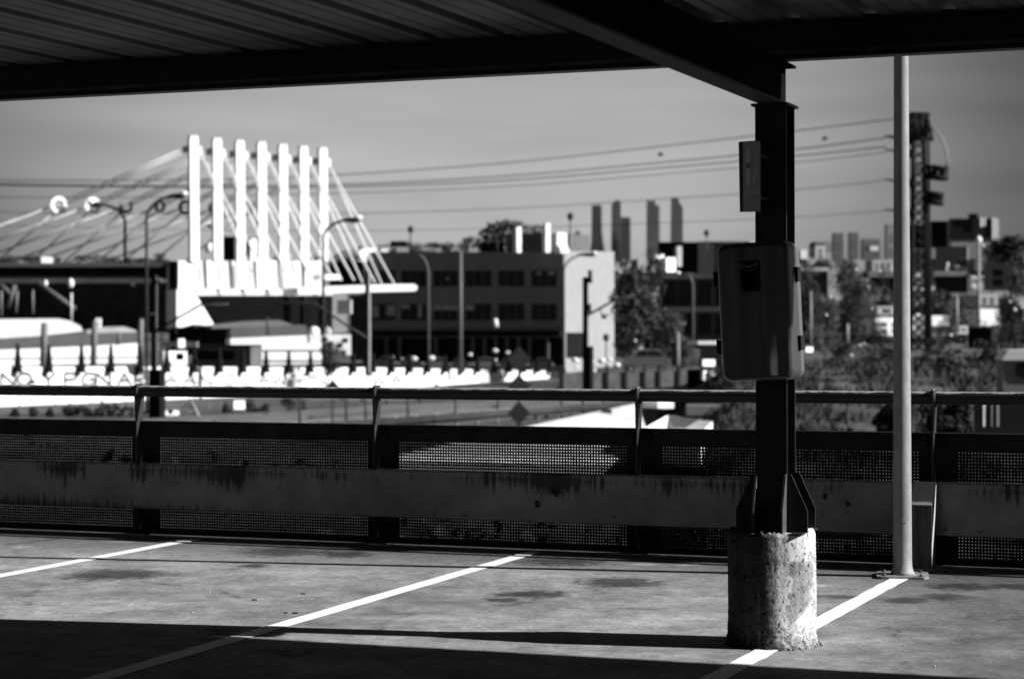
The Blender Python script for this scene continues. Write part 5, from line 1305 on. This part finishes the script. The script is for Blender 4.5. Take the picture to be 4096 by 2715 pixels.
# low scrub scattered over the yard
k = 3500; gy = np.exp(rng.uniform(math.log(20), math.log(330), k)); gx = gy * rng.uniform(-.27, .07, k); gz = ground_z(gx, gy)
mask = (np.sin(gx * .21 + 1.3) * np.sin(gy * .13 + gx * .05)) > .15; gx, gy, gz = gx[mask], gy[mask], gz[mask]
tag(leaves(np.stack([gx, gy, gz + rng.uniform(.05, .5, len(gx))], -1), .35).build('yard_scrub', leaf, None, (0, 120, YARD)), 'low scrub growing over the rail yard ground', 'scrub', None, 'stuff')

latm = mat('lattice_dark', .010, .3, 2, .7, 0, .1)
# ------------------------------------------------------------------ lattice power pylon and its lines
LY = 250; g = LY / FPX
lat = thing('lattice_pylon', 'tall dark lattice power pylon with crossarms behind the pale pole', 'pylon', W(3680, 1560, LY))
xl, xr = 3657, 3700
def lp(x, y, dy=0): 
    v = W(x, y, LY); v.y += dy; return v
mb = MB()
for x in (xl, xr):
    for dy in (0, 1.3): mb.tube([lp(x - (12 if x == xl else -14) * 1.0, 1570, dy), lp(x, 560, dy)], .17, 5)
mb.build('leg', latm, lat)
mb = MB(); ys = np.linspace(560, 1560, 27)
for j in range(26):
    for dy in (0, 1.3):
        mb.tube([lp(xl, ys[j], dy), lp(xr, ys[j + 1], dy)], .095, 4); mb.tube([lp(xr, ys[j], dy), lp(xl, ys[j + 1], dy)], .095, 4)
        if j % 3 == 0: mb.tube([lp(xl, ys[j], dy), lp(xr, ys[j], dy)], .08, 4)
    if j % 3 == 0:
        for x in (xl, xr): mb.tube([lp(x, ys[j], 0), lp(x, ys[j], 1.3)], .08, 4)
mb.build('lattice_bracing', latm, lat)
mb = MB()                           # caged head
for x in (3640, 3662, 3684, 3708):
    for dy in (0, 1.6): mb.tube([lp(x, 556, dy), lp(x + 3, 455, dy)], .2, 5)
for y in (455, 470, 555): 
    for dy in (0, 1.6): mb.tube([lp(3638, y, dy), lp(3716, y, dy)], .2, 5)
for (x0, y0), (x1, y1) in (((3640, 455), (3684, 556)), ((3684, 556), (3716, 455)), ((3662, 455), (3640, 520)), ((3708, 455), (3730, 565)), ((3700, 545), (3730, 560))): mb.tube([lp(x0, y0), lp(x1, y1)], .19, 5)
mb.build('head_frame', latm, lat)
mb = MB(); mb.tube([lp(3714, 560), lp(3716, 900), lp(3722, 1560)], .16, 6); mb.tube([lp(3722, 900), lp(3730, 1560)], .05, 5); mb.build('cable_run', latm, lat)
for yc, w_, h_ in ((688, 84, 26), (790, 66, 24)):      # round railed platforms on brackets
    mb = MB(); c = lp(3702 + w_ * .52, yc); R_ = w_ * .5 * g; H_ = h_ * g
    for zz in (-H_ * .9, H_ * .6):
        mb.tube([c + Vector((cos(t) * R_, sin(t) * R_, zz - cos(t) * .15)) for t in np.linspace(0, 2 * pi, 21)], .22, 5, False)
    for t in np.linspace(0, 2 * pi, 12, False): mb.tube([c + Vector((cos(t) * R_, sin(t) * R_, -H_ * .9 - cos(t) * .15)), c + Vector((cos(t) * R_ + .15, sin(t) * R_, H_ - cos(t) * .15))], .09, 4)
    mb.lathe(c + Vector((0, 0, -H_ * .95)), [(R_ * .95, 0), (R_ * .95, .12), (0, .13)], 16); mb.build('railed_platform', latm, lat)
    for t in np.linspace(.3, 5.6, 5):
        mb = MB(); q = c + Vector((cos(t) * R_ * .62, sin(t) * R_ * .62, -H_ * .5)); mb.tube([q, q + Vector((.06, 0, H_ * 1.3))], [.34, .30], 10); mb.build('antenna_drum', latm, lat)
    mb = MB(); mb.tube([lp(3704, yc + h_), c + Vector((R_ * .2, 0, -H_))], .12, 5); mb.build('bracket', latm, lat)
mb = MB(); mb.tube([lp(3722, 508), lp(3750, 530), lp(3772, 565), lp(3785, 605), lp(3790, 645), lp(3786, 670)], .12, 6); mb.build('looped_cable', galvg, lat)
for y in (552, 606, 725, 845):
    mb = MB(); mb.prism([lp(3650, y - 8), lp(3650, y + 30), lp(3596, y + 6), lp(3540, y - 4), lp(3540, y - 10)], (0, .4, 0)); mb.build('crossarm', latm if y == 552 else dimg, lat)
wire = mat('power_wire', .04, .1, 1, .7)
LN = [([(3640, 466), (3574, 476), (3178, 526), (2048, 653), (1310, 705), (700, 722), (0, 724), (-500, 716)], 'topmost overhead power line crossing the sky to the lattice pylon'),
      ([(3540, 552), (3178, 601), (2048, 706), (1310, 744), (700, 744), (0, 738), (-500, 726)], 'second overhead power line from the top, reaching the first crossarm'),
      ([(3545, 588), (3178, 626), (2048, 724), (1310, 752), (700, 750), (0, 742), (-500, 730)], 'third overhead power line, just below the second'),
      ([(3545, 610), (3178, 652), (2048, 748), (1310, 776), (700, 790), (0, 790), (-500, 786)], 'fourth overhead power line, faint under the third'),
      ([(3535, 722), (3178, 762), (2048, 836), (1310, 858), (700, 858), (0, 848), (-500, 838)], 'fifth overhead power line, well below the others'),
      ([(3545, 842), (3178, 872), (2048, 914), (1310, 926), (700, 918), (0, 903), (-500, 890)], 'lowest overhead power line passing near the skyline towers')]
for i, (pts, lb_) in enumerate(LN):
    r = (.065, .075, .075, .05, .045, .035)[i]; P_ = []
    X_ = [p[0] for p in pts][::-1]; Y_ = [p[1] for p in pts][::-1]
    for x in np.linspace(X_[0], X_[-1], 60):
        y = np.interp(x, X_, Y_); y = np.mean([np.interp(x + d, X_, Y_) for d in (-240, -120, 0, 120, 240)]) if -200 < x < 3250 else y
        P_.append(W(x, y, LY + (3640 - x) * .06))
    mb = MB(); mb.tube(P_, [r * (1 + .6 * k_ / 60) for k_ in range(60)][::-1], 5); tag(mb.build('power_line', wire), lb_, 'power line')
for i, (x, y) in enumerate(((2641, 620), (3298, 556))):
    mb = MB(); c = W(x, y, 120); mb.ball(c, .09, 8, 6, (1.8, .8, .8)); mb.prism([c + Vector((-.05, 0, .03)), c + Vector((.06, 0, .03)), c + Vector((.02, .34, .12)), c + Vector((-.06, .36, .13))], (0, 0, .012)); mb.prism([c + Vector((-.05, 0, .03)), c + Vector((-.06, -.34, .14)), c + Vector((.02, -.32, .13)), c + Vector((.06, 0, .03))], (0, 0, .012))
    mb.ball(c + Vector((.16, 0, .03)), .05, 6, 5); tag(mb.build('bird', dark), ('small dark bird flying just left of the black column', 'small dark bird flying between the column and the pale pole')[i], 'bird')
